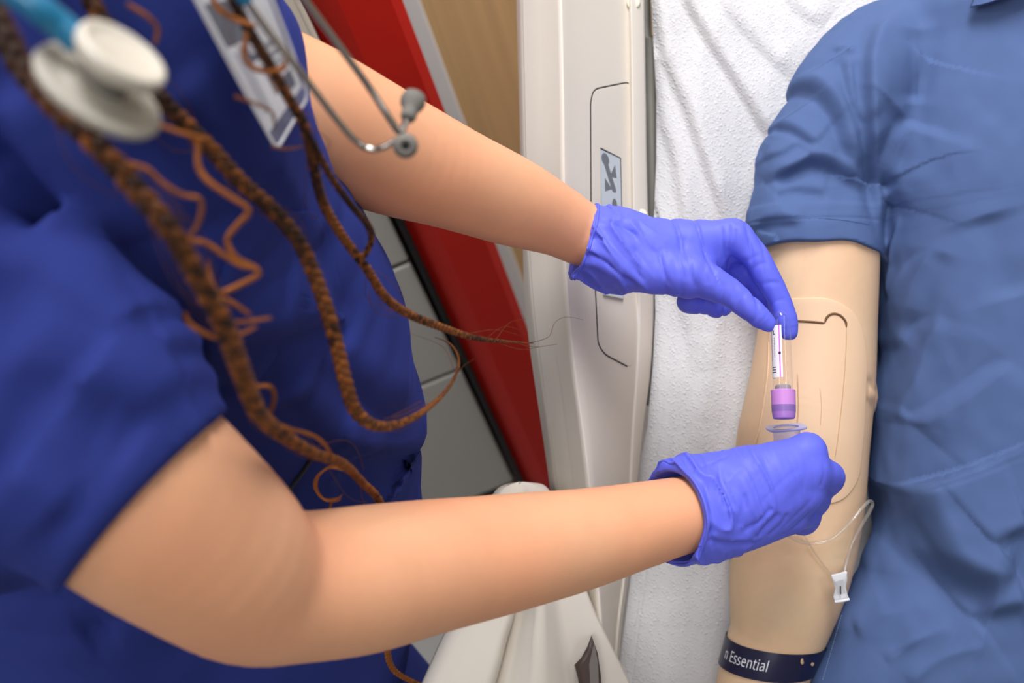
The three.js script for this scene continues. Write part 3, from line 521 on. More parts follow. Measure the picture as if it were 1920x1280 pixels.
// wristband round the forearm
{
  const A = Lp(1462, 1170, DA), B = Lp(1436, 1262, DA), ax = new THREE.Vector3(B[0] - A[0], B[1] - A[1], B[2] - A[2]).normalize();
  const u = new THREE.Vector3(1, 0, 0).addScaledVector(ax, -ax.x).normalize(), v = new THREE.Vector3().crossVectors(u, ax);        // v points out of the bed or into it
  if (v.z < 0) v.negate();
  const ring = (top, off) => { const out = []; for (let k = 0; k <= 96; k++) { const th = k / 96 * Math.PI * 2 - Math.PI / 2; const dir = u.clone().multiplyScalar(Math.sin(th)).addScaledVector(v, Math.cos(th));
    const s = Math.sin(th), py = (top ? 1199 : 1251) - 19 * s, t = (py - 1170) / 92, c = [mix(A[0], B[0], t), mix(A[1], B[1], t), mix(A[2], B[2], t)];
    let r = 0.02; for (let i = 0; i < 60; i++) { const f = armF(c[0] + dir.x * r, c[1] + dir.y * r, c[2] + dir.z * r); if (f > -1e-5) break; r += Math.max(-f, 1e-5); }
    r += off; out.push(toW([c[0] + dir.x * r, c[1] + dir.y * r, c[2] + dir.z * r])); } return out; };
  const tex = canvasTex(2048, 256, (c, w, h) => {
    c.fillStyle = '#14163a'; c.fillRect(0, 0, w, h); c.fillStyle = '#f2f2f4'; c.textBaseline = 'alphabetic';
    c.font = '132px sans-serif'; c.save(); c.translate(w * 0.026, h * 0.66); c.scale(0.57, 1); c.fillText('n Essential', 0, 0); c.restore();
  });
  const rows = [ring(true, 0.0006), ring(true, 0.0015), ring(false, 0.0017), ring(false, 0.0006)], uv = [1, 1, 0, 0].map((vv) => rows[0].map((_, k) => [k / 96, vv]));
  const o = thing('wristband', toW(B), 'dark navy rubber wristband with white lettering on the bare forearm', 'wristband');
  const g = gridGeo(rows, false, uv).toNonIndexed(); g.computeVertexNormals();
  const bandG = gridGeo(rows, false, uv);
  const band = part('band', bandG, phys(0xffffff, { map: tex, roughness: 0.35 }), o);
  for (const [px, py, r] of [[1503, 1239, 0.0026], [1522, 1243, 0.0022]]) {
    const d = hit(armF, px, py, 0.6, 1.1); const gx = armF(...Lp(px + 2, py, d)) - armF(...Lp(px - 2, py, d)); const nrm = AX.clone().multiplyScalar(gx > 0 ? 0.75 : -0.4).addScaledVector(FWD, -0.8).normalize();
    part('hole', turned([[0.0001, 0.0013], [r * 0.8, 0.0013], [r, 0.0011], [r * 1.02, 0.0006]], at(px, py, d - 0.0013), nrm, 16), std(new THREE.Color().setRGB(0.62, 0.42, 0.26)), band, 'punched hole showing the arm');
  }
}
// infusion line with clamp
{
  const o = thing('infusion_line', at(1575, 1020, 0.82), 'thin clear infusion tube looped over the forearm with a white clamp', 'tube');
  const dA = (x, y, k) => { const d = hit(armF, x, y, 0.6, 1.1); return (d === d ? d : 0.85) - k - 0.0012; };
  const tubeM = phys(0xf6f3ee, { transmission: 0.88, thickness: 0, roughness: 0.08, ior: 1.45 });
  part('tube', cord([[1470, 1000, dA(1470, 1000, 0.004)], [1510, 1018, dA(1510, 1018, 0.003)], [1555, 1012, 0.815], [1590, 984, 0.812], [1612, 957, 0.815], [1629, 940, 0.82], [1636, 943, 0.824], [1632, 956, 0.825], [1615, 985, 0.83], [1598, 1018, 0.832], [1588, 1050, 0.83], [1582, 1078, 0.825]], 60, 0.00145, 10), tubeM, o);
  part('tube', cord([[1490, 980, dA(1490, 980, 0.003)], [1508, 1004, dA(1508, 1004, 0.002)], [1530, 1040, dA(1530, 1040, 0.002)], [1562, 1082, dA(1562, 1082, 0.002)]], 24, 0.0008, 8), tubeM, o);
  const cl = [[1559, 1079], [1587, 1071], [1589, 1085], [1586, 1100], [1589, 1113], [1593, 1124], [1566, 1130], [1562, 1118], [1566, 1103], [1562, 1090]], DC = 0.812;
  const sec = (s, d) => cl.map(([x, y]) => at(mix(1575, x, s), mix(1101, y, s), d + (y - 1101) * 0.0001));
  const c = part('clamp', loft([sec(0.9, DC + 0.004), sec(1, DC + 0.0035), sec(1, DC), sec(0.93, DC - 0.0006), sec(0.5, DC - 0.0007)]), M.white, o, 'white plastic slide clamp');
  part('slot', loft([[[1569, 1089], [1578, 1086], [1577, 1096], [1577.5, 1114], [1575.5, 1114.5], [1574.5, 1097]].map(([x, y]) => at(x, y, DC - 0.0013)), [[1569, 1089], [1578, 1086], [1577, 1096], [1577.5, 1114], [1575.5, 1114.5], [1574.5, 1097]].map(([x, y]) => at(x, y, DC - 0.0003))].reverse()), M.brown, c);
  part('lip', mergeGeometries([cord([[1560, 1080, DC - 0.001], [1574, 1077, DC - 0.001], [1587, 1073, DC - 0.001]], 8, 0.0014), cord([[1566, 1128, DC - 0.001], [1580, 1126, DC - 0.001], [1592, 1123, DC - 0.001]], 8, 0.0012)]), M.white, c);
}

// ---------------------------------------------------------------- nurse
const feet = at(520, 1280, 0.95); feet.y = 0;
const nurse = thing('person', feet, 'nurse in dark blue scrubs and blue gloves with long braids bending over the bed', 'person');
const rArm = [[-130, 560, 0.44, 0.04], [110, 790, 0.438, 0.042], [225, 885, 0.443, 0.0465], [265, 925, 0.446, 0.0485], [391, 1024, 0.475, 0.0455], [476, 1090, 0.505, 0.041], [565, 1098, 0.53, 0.0395], [680, 1085, 0.56, 0.041], [800, 1062, 0.592, 0.0395], [900, 1045, 0.62, 0.038], [1000, 1027, 0.645, 0.036], [1100, 1008, 0.668, 0.033], [1200, 984, 0.69, 0.0295], [1280, 965, 0.705, 0.027], [1340, 955, 0.71, 0.026]];
const lArm = [[330, 60, 0.57, 0.036], [440, 152, 0.59, 0.042], [520, 185, 0.608, 0.0425], [600, 226, 0.625, 0.0438], [720, 282, 0.66, 0.0415], [850, 334, 0.695, 0.036], [960, 378, 0.73, 0.0325], [1040, 412, 0.755, 0.027], [1090, 438, 0.768, 0.0245], [1150, 460, 0.765, 0.023]];
const rArmF = limb(rArm, 60), lArmF = limb(lArm, 50);
const sleeveR = limb([[-300, 420, 0.45, 0.055], [-130, 560, 0.437, 0.056], [0, 680, 0.433, 0.0595], [120, 795, 0.433, 0.0592], [200, 860, 0.438, 0.0572], [262, 922, 0.445, 0.0545], [340, 1000, 0.46, 0.054]], 24), sleeveL = limb([[250, 20, 0.55, 0.06], [330, 60, 0.57, 0.058], [400, 100, 0.582, 0.054]], 12);
const scrubBody = sunion(0.022,
  chain(spline(pts4([[-260, 60, 0.46, 0.085], [-90, 230, 0.485, 0.086], [20, 370, 0.505, 0.078], [100, 440, 0.515, 0.064]]), 12)),
  chain(spline(pts4([[-160, 420, 0.60, 0.09], [20, 600, 0.67, 0.10], [170, 800, 0.73, 0.115], [240, 1020, 0.79, 0.13], [270, 1260, 0.85, 0.14], [280, 1420, 0.90, 0.14]]), 20)),
  chain(spline(pts4([[160, -100, 0.46, 0.08], [190, 0, 0.465, 0.081], [250, 170, 0.50, 0.083], [292, 300, 0.545, 0.088], [345, 430, 0.59, 0.095], [425, 560, 0.645, 0.105], [466, 650, 0.68, 0.11], [488, 730, 0.71, 0.11], [512, 800, 0.735, 0.111], [520, 900, 0.77, 0.112], [522, 1080, 0.84, 0.119], [490, 1260, 0.89, 0.126], [470, 1420, 0.95, 0.13]]), 24)));
const sleeveLoose = limb([[-80, 880, 0.46, 0.06], [0, 975, 0.465, 0.034], [70, 1010, 0.462, 0.021]], 10), hemR = (x, y, z) => { const px = x / -z * FPX + W / 2, py = H / 2 - y / -z * FPX, s = ((px - 262) * -0.685 + (py - 922) * 0.73) / 210; return ((px - 262) * 0.73 + (py - 922) * 0.685 - 6 + 14 * (s * s - 1) * -1 - 8) / FPX * 0.445; };
const scrub0 = (x, y, z) => smin(smin(scrubBody(x, y, z), Math.max(smin(sleeveR(x, y, z), sleeveLoose(x, y, z), 0.02), hemR(x, y, z)), 0.006), sleeveL(x, y, z), 0.03);
{
  const neck = chain(pts4([[260, 300, 0.54, 0.06], [60, -120, 0.45, 0.052], [-300, -520, 0.38, 0.05]]));
  const hd = Lp(-420, -760, 0.345), head = (x, y, z) => { const X = (x - hd[0]) / 0.072, Y = (y - hd[1]) / 0.105, Z = (z - hd[2]) / 0.085, k = Math.hypot(X, Y, Z); return (k - 1) * 0.072; };
  const nose = chain([[hd[0] + 0.07, hd[1] + 0.01, hd[2], 0.01], [hd[0] + 0.082, hd[1] - 0.02, hd[2] - 0.01, 0.013]]);
  const f = sunion(0.012, (x, y, z) => smin(rArmF(x, y, z), lArmF(x, y, z), 0.001), (x, y, z) => scrubBody(x, y, z) + 0.03, neck, head, nose);
  part('body', nets(f, [-0.40, -0.34, -0.95], [0.17, 0.40, -0.22], 0.0055, 0.014, tint(0.83, 0.41, 0.225)), M.skin, nurse);
}
// scrub top with a short sleeve, chest pocket and folds
{
  const cr = creases(scrub0, [
    [[0.015, 0.018], 0.04, [-30, 478], [70, 520], [150, 568], [220, 610], [255, 630]], [0.006, 0.014, [-10, 420], [60, 452], [130, 500], [215, 548]], [[0.014, 0.020], 0.04, [-30, 680], [80, 700], [170, 730], [250, 762], [310, 790]], [-0.004, 0.02, [-20, 820], [100, 850], [200, 880]], [0.005, 0.02, [0, 880], [80, 920], [140, 960]],
    [0.010, 0.016, [40, 150], [130, 260], [200, 350], [250, 440]], [[0.014, 0.010], 0.03, [-30, 190], [50, 290], [120, 380], [170, 470]], [-0.008, 0.010, [-30, 300], [50, 370], [140, 420], [175, 470]], [0.006, 0.012, [-20, 330], [60, 395], [120, 440]],
    [0.005, 0.016, [330, 140], [420, 260], [470, 380]], [-0.004, 0.018, [300, 200], [380, 330], [420, 430]], [0.004, 0.014, [500, 280], [560, 380], [600, 460]],
    [[0.007, 0.007], 0.03, [430, 664], [520, 634], [590, 614], [650, 597]], [-0.004, 0.006, [648, 600], [640, 560], [625, 500], [606, 430]], [0.005, 0.02, [520, 560], [580, 560], [620, 540]],
    [0.009, 0.02, [640, 640], [700, 700], [760, 740]], [-0.010, 0.014, [600, 680], [660, 740], [740, 800]], [0.008, 0.02, [560, 700], [620, 780], [700, 850]], [[0.014, 0.010], 0.03, [640, 842], [720, 850], [800, 848]], [-0.008, 0.016, [540, 740], [580, 820], [640, 880]],
    [0.006, 0.02, [760, 1210], [740, 1160], [700, 1120]], [0.008, 0.012, [200, 1190], [260, 1160], [330, 1130]], [-0.008, 0.012, [150, 1200], [210, 1175], [290, 1130]],
  ], 0.2, 1.2);
  const f = (x, y, z) => { const d = scrub0(x, y, z); if (Math.abs(d) > 0.03) return d;
    const n = 0.0026 * noise3(x * 14 + y * 10, y * 9, z * 14) + 0.0015 * noise3(x * 40, y * 30, z * 40);
    const q = cr(x, y, z) + n; return smin(smin(scrubBody(x, y, z) - q, Math.max(smin(sleeveR(x, y, z), sleeveLoose(x, y, z), 0.02) - q, hemR(x, y, z)), 0.006), sleeveL(x, y, z) - q, 0.03); };
  const top = part('scrub_top', nets(f, [-0.46, -0.42, -1.06], [0.02, 0.24, -0.33], 0.0045, 0.032), M.scrub, nurse, 'dark blue scrub top');
  const pocket = cornered([[450, 400], [590, 395], [612, 440], [640, 540], [648, 600], [560, 624], [440, 660], [400, 560]], 12, 4);
  part('pocket', plate(f, pocket, 0.0022, 0.004, 0.3, 1.1, 12, 0.001), M.scrub, top);
  const tie = [[590, 850], [570, 880], [552, 905], [535, 930]].map(([x, y]) => [x, y, hit(f, x, y, 0.3, 1.2) - 0.001]); part('tie', cord(tie, 10, 0.0014), M.black, top, 'dark cord end');
}
{ // trousers and shoes down to the floor
  const hips = toW(Lp(450, 1300, 0.9)), legs = [];
  for (const s of [-1, 1]) {
    const z = feet.z + s * 0.1, p = [new THREE.Vector3(hips.x, hips.y, hips.z + s * 0.07), new THREE.Vector3(mix(hips.x, feet.x, 0.5) + 0.02, hips.y * 0.55, mix(hips.z, z, 0.6)), new THREE.Vector3(feet.x, 0.07, z)];
    legs.push(sweep(new THREE.CatmullRomCurve3(p).getPoints(20), Array.from({ length: 21 }, (_, i) => mix(0.115, 0.075, i / 20)), 20));
  }
  part('scrub_trousers', mergeGeometries(legs), M.scrub, nurse);
  for (const s of [-1, 1]) part('shoe', new THREE.CapsuleGeometry(0.045, 0.17, 8, 18).rotateZ(Math.PI / 2).scale(1, 0.9, 1).translate(feet.x + 0.05, 0.041, feet.z + s * 0.1), M.white, nurse);
}

// gloves
function ringOf(f, c, n, k = 64) {
  const N = new THREE.Vector3(...n).normalize(), u = new THREE.Vector3(0, 1, 0).addScaledVector(N, -N.y).normalize(), v = new THREE.Vector3().crossVectors(N, u), out = [];
  for (let i = 0; i <= k; i++) { const a = i / k * Math.PI * 2, d = u.clone().multiplyScalar(Math.cos(a)).addScaledVector(v, Math.sin(a)); let r = 0.07; for (let j = 0; j < 80; j++) { const q = f(c[0] + d.x * r, c[1] + d.y * r, c[2] + d.z * r); if (q < 2e-5) break; r -= q * 0.7; if (r < 0.005) break; } out.push(toW([c[0] + d.x * r, c[1] + d.y * r, c[2] + d.z * r])); }
  return out;
}
function makeGlove(parts, wrist, opening, normal, hollow, wrinkles, box, label, k, dirs) {
  const hand = sunion(k, ...parts), base = (x, y, z) => smin(hand(x, y, z), wrist(x, y, z), 0.012);
  const o = opening, n = new THREE.Vector3(...normal).normalize();
  const plane = (x, y, z) => (x - o[0]) * n.x + (y - o[1]) * n.y + (z - o[2]) * n.z + 0.0015 * Math.sin(90 * y + 140 * z) + 0.001 * noise3(y * 90, z * 90, 1);
  const cr = creases(base, wrinkles, 0.4, 1.0);
  const skinned = (x, y, z) => { const d = base(x, y, z); if (Math.abs(d) > 0.012) return d; const near = sstep(-0.075, -0.012, plane(x, y, z)), far = (1 - near) * (1 - sstep(dirs[4], dirs[4] + 0.03, x));
    const u = x * dirs[0] + y * dirs[1], v = -x * dirs[1] + y * dirs[0], a = Math.abs(noise3(u * 26 + 3, v * 95, z * 40)), b = Math.abs(noise3(u * 40 + 9, v * 170 + 5, z * 60));
    const p = x * dirs[2] + y * dirs[3], q = -x * dirs[3] + y * dirs[2], c = Math.abs(noise3(p * 30 + 4, q * 120 + 7, z * 30));
    const rid = (t) => Math.pow(1 - Math.min(1, t * 1.6), 2);
    return d - cr(x, y, z) - near * (0.0030 * rid(a) + 0.0010 * rid(b)) + dirs[5] * far * 0.0016 * rid(c) - 0.00015 * noise3(x * 200, y * 160, z * 200); };
  const f = (x, y, z) => Math.max(Math.max(skinned(x, y, z), plane(x, y, z)), -hollow(x, y, z));
  const g = part('glove', nets(f, box[0], box[1], 0.0015, 0.014), M.glove, nurse, label);
  const ring = ringOf(skinned, [o[0] - n.x * 0.0015, o[1] - n.y * 0.0015, o[2] - n.z * 0.0015], normal);
  part('cuff_bead', sweep(ring, ring.map(() => 0.0011), 8), M.glove, g);
  return f;
}
const fin = (c, n = 14) => limb(c, n);
// left hand, above: thumb and index finger hold the tube
const leftHand = makeGlove([
  fin([[1160, 452, 0.765, 0.021], [1225, 452, 0.762, 0.0165], [1300, 447, 0.757, 0.0145], [1380, 443, 0.752, 0.0118]]),
  fin([[1160, 494, 0.757, 0.019], [1230, 512, 0.748, 0.0165], [1290, 516, 0.742, 0.0155]]),
  fin([[1150, 474, 0.766, 0.026], [1300, 478, 0.762, 0.021], [1355, 470, 0.768, 0.016]]),
  fin([[1378, 442, 0.752, 0.0116], [1412, 478, 0.748, 0.0112], [1438, 520, 0.745, 0.0100], [1460, 560, 0.744, 0.0086], [1474, 600, 0.743, 0.0084], [1479, 622, 0.742, 0.0066]]),
  fin([[1290, 516, 0.742, 0.0155], [1342, 534, 0.737, 0.0125], [1385, 563, 0.734, 0.0104], [1418, 590, 0.731, 0.0092], [1440, 607, 0.730, 0.0062]]),
  fin([[1365, 450, 0.77, 0.0118], [1402, 500, 0.776, 0.0108], [1432, 545, 0.768, 0.0096], [1452, 585, 0.757, 0.0085]]),
  fin([[1340, 470, 0.778, 0.0115], [1372, 535, 0.782, 0.0105], [1350, 572, 0.772, 0.0098], [1300, 560, 0.768, 0.009]]),
  fin([[1310, 485, 0.782, 0.011], [1325, 555, 0.784, 0.010], [1290, 566, 0.776, 0.0085]]),
], limb([[1070, 446, 0.772, 0.0305], [1110, 456, 0.770, 0.0285], [1160, 474, 0.767, 0.0265], [1215, 482, 0.764, 0.023]], 16),
  Lp(1092, 452, 0.77), [-0.94, 0.3, 0.12], limb([[1020, 420, 0.772, 0.028], [1088, 451, 0.770, 0.0268], [1112, 457, 0.769, 0.023]], 8),
  [[-0.0022, 0.0022, [1085, 470], [1120, 480], [1160, 510], [1200, 540]], [-0.002, 0.002, [1095, 440], [1140, 455], [1180, 495], [1210, 530]], [0.002, 0.003, [1100, 420], [1150, 430], [1195, 470]], [-0.0016, 0.002, [1120, 410], [1160, 425], [1200, 445]], [0.0022, 0.003, [1080, 490], [1130, 500], [1170, 530]], [0.0018, 0.0025, [1105, 465], [1150, 485], [1190, 520], [1220, 545]],
    [-0.0011, 0.0018, [1282, 440], [1275, 480], [1285, 530]], [-0.0013, 0.0018, [1300, 470], [1295, 510], [1310, 545]], [-0.001, 0.0016, [1330, 470], [1322, 505], [1330, 535]], [-0.001, 0.0016, [1240, 460], [1242, 500], [1260, 540]], [-0.0012, 0.0016, [1352, 420], [1356, 460], [1362, 490]], [-0.001, 0.0013, [1366, 415], [1368, 445], [1362, 480]], [-0.0011, 0.0014, [1380, 425], [1375, 455], [1365, 480]],
    [-0.0015, 0.0016, [1425, 475], [1400, 490], [1388, 505]], [-0.0014, 0.0015, [1440, 490], [1415, 500], [1395, 515]], [-0.0014, 0.0016, [1468, 530], [1440, 530], [1415, 540]], [-0.001, 0.0014, [1475, 560], [1455, 565], [1440, 575]], [-0.0012, 0.0015, [1400, 545], [1385, 565], [1378, 582]], [-0.001, 0.0014, [1360, 540], [1352, 560], [1345, 580]], [-0.0018, 0.003, [1362, 490], [1395, 525], [1440, 570]]],
  [[0.035, 0.0, -0.83], [0.225, 0.115, -0.69]], 'blue nitrile glove on the hand holding the tube', 0.009, [0.62, -0.78, 0.2, -0.98, 0.175, 1]);
// right hand, below: a fist seen from its back, holding the needle holder
const rightHand = makeGlove([
  sunion(0.013,
  fin([[1300, 908, 0.713, 0.019], [1400, 882, 0.708, 0.0165], [1460, 865, 0.706, 0.0142], [1514, 844, 0.707, 0.0120]]),
  fin([[1300, 935, 0.709, 0.022], [1420, 905, 0.702, 0.019], [1480, 890, 0.701, 0.0155], [1520, 884, 0.703, 0.0122]]),
  fin([[1300, 965, 0.709, 0.022], [1420, 950, 0.702, 0.0185], [1470, 938, 0.702, 0.015], [1508, 926, 0.706, 0.0122]]),
  fin([[1300, 988, 0.711, 0.02], [1390, 984, 0.707, 0.017], [1440, 978, 0.708, 0.0142], [1480, 968, 0.714, 0.0118]])),
  fin([[1514, 844, 0.707, 0.0120], [1524, 862, 0.735, 0.0105], [1512, 876, 0.758, 0.0095], [1490, 868, 0.768, 0.0085]]),
  fin([[1520, 884, 0.703, 0.0122], [1557, 893, 0.725, 0.0106], [1540, 912, 0.756, 0.0096], [1495, 900, 0.766, 0.0085]]),
  fin([[1508, 926, 0.706, 0.0122], [1531, 930, 0.732, 0.0102], [1524, 946, 0.754, 0.0092], [1482, 932, 0.765, 0.0082]]),
  fin([[1480, 968, 0.714, 0.0118], [1514, 965, 0.735, 0.0098], [1504, 982, 0.752, 0.0088], [1465, 965, 0.76, 0.0078]]),
  fin([[1330, 905, 0.733, 0.016], [1400, 885, 0.75, 0.0135], [1450, 872, 0.762, 0.0108], [1478, 862, 0.768, 0.009]]),
], limb([[1225, 975, 0.702, 0.0345], [1265, 967, 0.706, 0.0335], [1310, 958, 0.709, 0.0325], [1350, 950, 0.711, 0.031]], 16),
  Lp(1262, 967, 0.704), [-0.88, -0.06, 0.47], limb([[1180, 988, 0.695, 0.034], [1262, 968, 0.704, 0.0318], [1305, 960, 0.708, 0.027]], 8),
  [[-0.0016, 0.002, [1345, 870], [1355, 920], [1365, 955]], [-0.0012, 0.002, [1400, 920], [1392, 960], [1388, 990]], [-0.0018, 0.0022, [1320, 900], [1330, 950], [1335, 1010]], [-0.0018, 0.002, [1390, 1000], [1430, 970], [1450, 950]], [-0.002, 0.0022, [1400, 1020], [1440, 985], [1465, 960]], [0.0016, 0.0025, [1330, 1000], [1380, 1010], [1430, 1008]], [-0.0022, 0.0025, [1320, 1010], [1370, 1018], [1430, 1015]], [-0.0015, 0.002, [1440, 1005], [1465, 985], [1480, 960]],
    [-0.0016, 0.002, [1290, 900], [1310, 960], [1315, 1020]], [0.0018, 0.0025, [1285, 890], [1318, 940], [1325, 1000]], [-0.0015, 0.002, [1340, 1030], [1335, 1000], [1325, 975]], [-0.0012, 0.0016, [1290, 880], [1330, 870], [1370, 850]], [-0.0012, 0.0018, [1545, 860], [1548, 890], [1540, 915]]],
  [[0.06, -0.175, -0.80], [0.255, -0.045, -0.655]], 'blue nitrile glove on the fist holding the needle holder', 0.005, [0.35, -0.94, 0.75, 0.66, 0.2, 0.45]);

// braids and loose curls
const hairCol = (t, n) => { const a = [0.035, 0.014, 0.006], b = [0.27, 0.085, 0.014]; const k = clamp(t + n, 0, 1); return a.map((v, i) => mix(v, b[i], k)); };
const hairBump = dataTex(128, (u, v) => 0.5 + 0.5 * noise3(Math.sin(u * 6.2832) * 14, Math.cos(u * 6.2832) * 14, Math.sin(v * 6.2832) * 0.6)); hairBump.repeat.set(1, 0.5);
M.hair.bumpMap = hairBump; M.hair.bumpScale = 0.0006;
function braid(ctrl, n, t0, t1, loose = 2) {
  const rows = spline(ctrl, n), P = rows.map((r) => at(r[0], r[1], r[2])), geos = [];
  let s = 0; const S = P.map((p, i) => (s += i ? p.distanceTo(P[i - 1]) : 0));
  for (let k = 0; k < 3; k++) {
    let ph = k / 3 * Math.PI * 2; const pp = [], rr = [], cc = [];
    for (let i = 0; i < P.length; i++) {
      const r = rows[i][3] * 0.9, Tn = P[Math.min(n, i + 1)].clone().sub(P[Math.max(0, i - 1)]).normalize(), B = FWD.clone().negate().addScaledVector(Tn, FWD.dot(Tn)).normalize(), N = new THREE.Vector3().crossVectors(Tn, B);
      if (i) ph += (S[i] - S[i - 1]) / (r * 3.9) * Math.PI * 2;
      pp.push(P[i].clone().addScaledVector(N, r * 0.46 * Math.sin(ph)).addScaledVector(B, r * 0.26 * Math.sin(2 * ph))); rr.push(r * 0.58);
      cc.push(hairCol(mix(t0, t1, i / n), 0.9 * noise3(S[i] * 55 + k * 9, k * 4, t0 * 10) - 0.12 * Math.cos(2 * ph) - 0.12));
    }
    geos.push(sweep(pp, rr, 9, cc));
  }
  for (let k = 0; k < loose; k++) { // flyaway hairs along the braid
    const a = Math.floor(rnd() * n * 0.8), m = Math.min(n, a + Math.floor(n * 0.1)), q = []; const off = new THREE.Vector3(rnd() - 0.5, rnd() - 0.5, rnd() - 0.5).multiplyScalar(0.02);
    for (let i = a; i <= m; i++) { const t = (i - a) / (m - a); q.push(P[i].clone().addScaledVector(off, Math.sin(t * 2.6)).addScaledVector(FWD, -rows[i][3])); }
    if (q.length > 4) geos.push(sweep(q, q.map(() => 0.00018), 5, q.map(() => hairCol(0.9, 0))));
  }
  return part('braid', mergeGeometries(geos), M.hair, nurse);
}
braid([[-260, -420, 0.33, 0.0052], [-120, -160, 0.325, 0.005], [-14, 20, 0.32, 0.0047], [40, 125, 0.322, 0.0047], [110, 205, 0.325, 0.0047], [182, 272, 0.33, 0.0046], [250, 350, 0.337, 0.0046], [318, 430, 0.345, 0.0046], [370, 520, 0.36, 0.0046], [420, 610, 0.38, 0.0048], [450, 690, 0.40, 0.0048], [482, 770, 0.43, 0.0046], [530, 815, 0.47, 0.0042], [585, 848, 0.51, 0.0036], [640, 868, 0.55, 0.0034], [680, 905, 0.59, 0.003], [715, 950, 0.62, 0.003], [722, 1060, 0.64, 0.0028], [725, 1200, 0.66, 0.0027], [738, 1255, 0.67, 0.0024], [790, 1285, 0.68, 0.002]], 520, 0.15, 0.95, 26);
braid([[60, -260, 0.36, 0.0046], [180, 20, 0.38, 0.0044], [290, 170, 0.40, 0.0044], [350, 235, 0.415, 0.0043], [400, 285, 0.425, 0.0043], [450, 340, 0.437, 0.0042], [505, 388, 0.45, 0.0042], [552, 440, 0.462, 0.0042], [585, 505, 0.475, 0.0043], [612, 580, 0.485, 0.0043], [632, 650, 0.495, 0.0043], [650, 725, 0.505, 0.0043], [668, 772, 0.515, 0.0042], [702, 797, 0.525, 0.0036], [742, 796, 0.54, 0.0028], [785, 776, 0.555, 0.0022], [825, 745, 0.57, 0.0016], [852, 708, 0.585, 0.0012], [860, 672, 0.595, 0.0009], [845, 645, 0.60, 0.0006], [815, 632, 0.605, 0.0003]], 460, 0.25, 0.98, 14);
braid([[300, -300, 0.34, 0.0026], [400, -90, 0.375, 0.0026], [442, 10, 0.392, 0.0026], [475, 70, 0.402, 0.0027], [505, 120, 0.412, 0.0027], [540, 182, 0.428, 0.0028], [572, 240, 0.445, 0.0029], [588, 310, 0.468, 0.003], [605, 378, 0.5, 0.0031], [640, 440, 0.515, 0.003], [685, 500, 0.535, 0.003], [722, 556, 0.555, 0.003], [765, 588, 0.58, 0.0031], [830, 614, 0.605, 0.0028], [890, 633, 0.63, 0.0022], [945, 640, 0.65, 0.0013], [1000, 643, 0.67, 0.0004]], 420, 0.3, 0.9, 14);
braid([[556, 210, 0.435, 0.0019], [590, 275, 0.455, 0.0021], [620, 330, 0.478, 0.0022], [655, 380, 0.505, 0.0022], [685, 415, 0.515, 0.0022], [697, 440, 0.522, 0.0021], [690, 468, 0.528, 0.002], [672, 492, 0.53, 0.0018]], 160, 0.3, 0.4, 4);
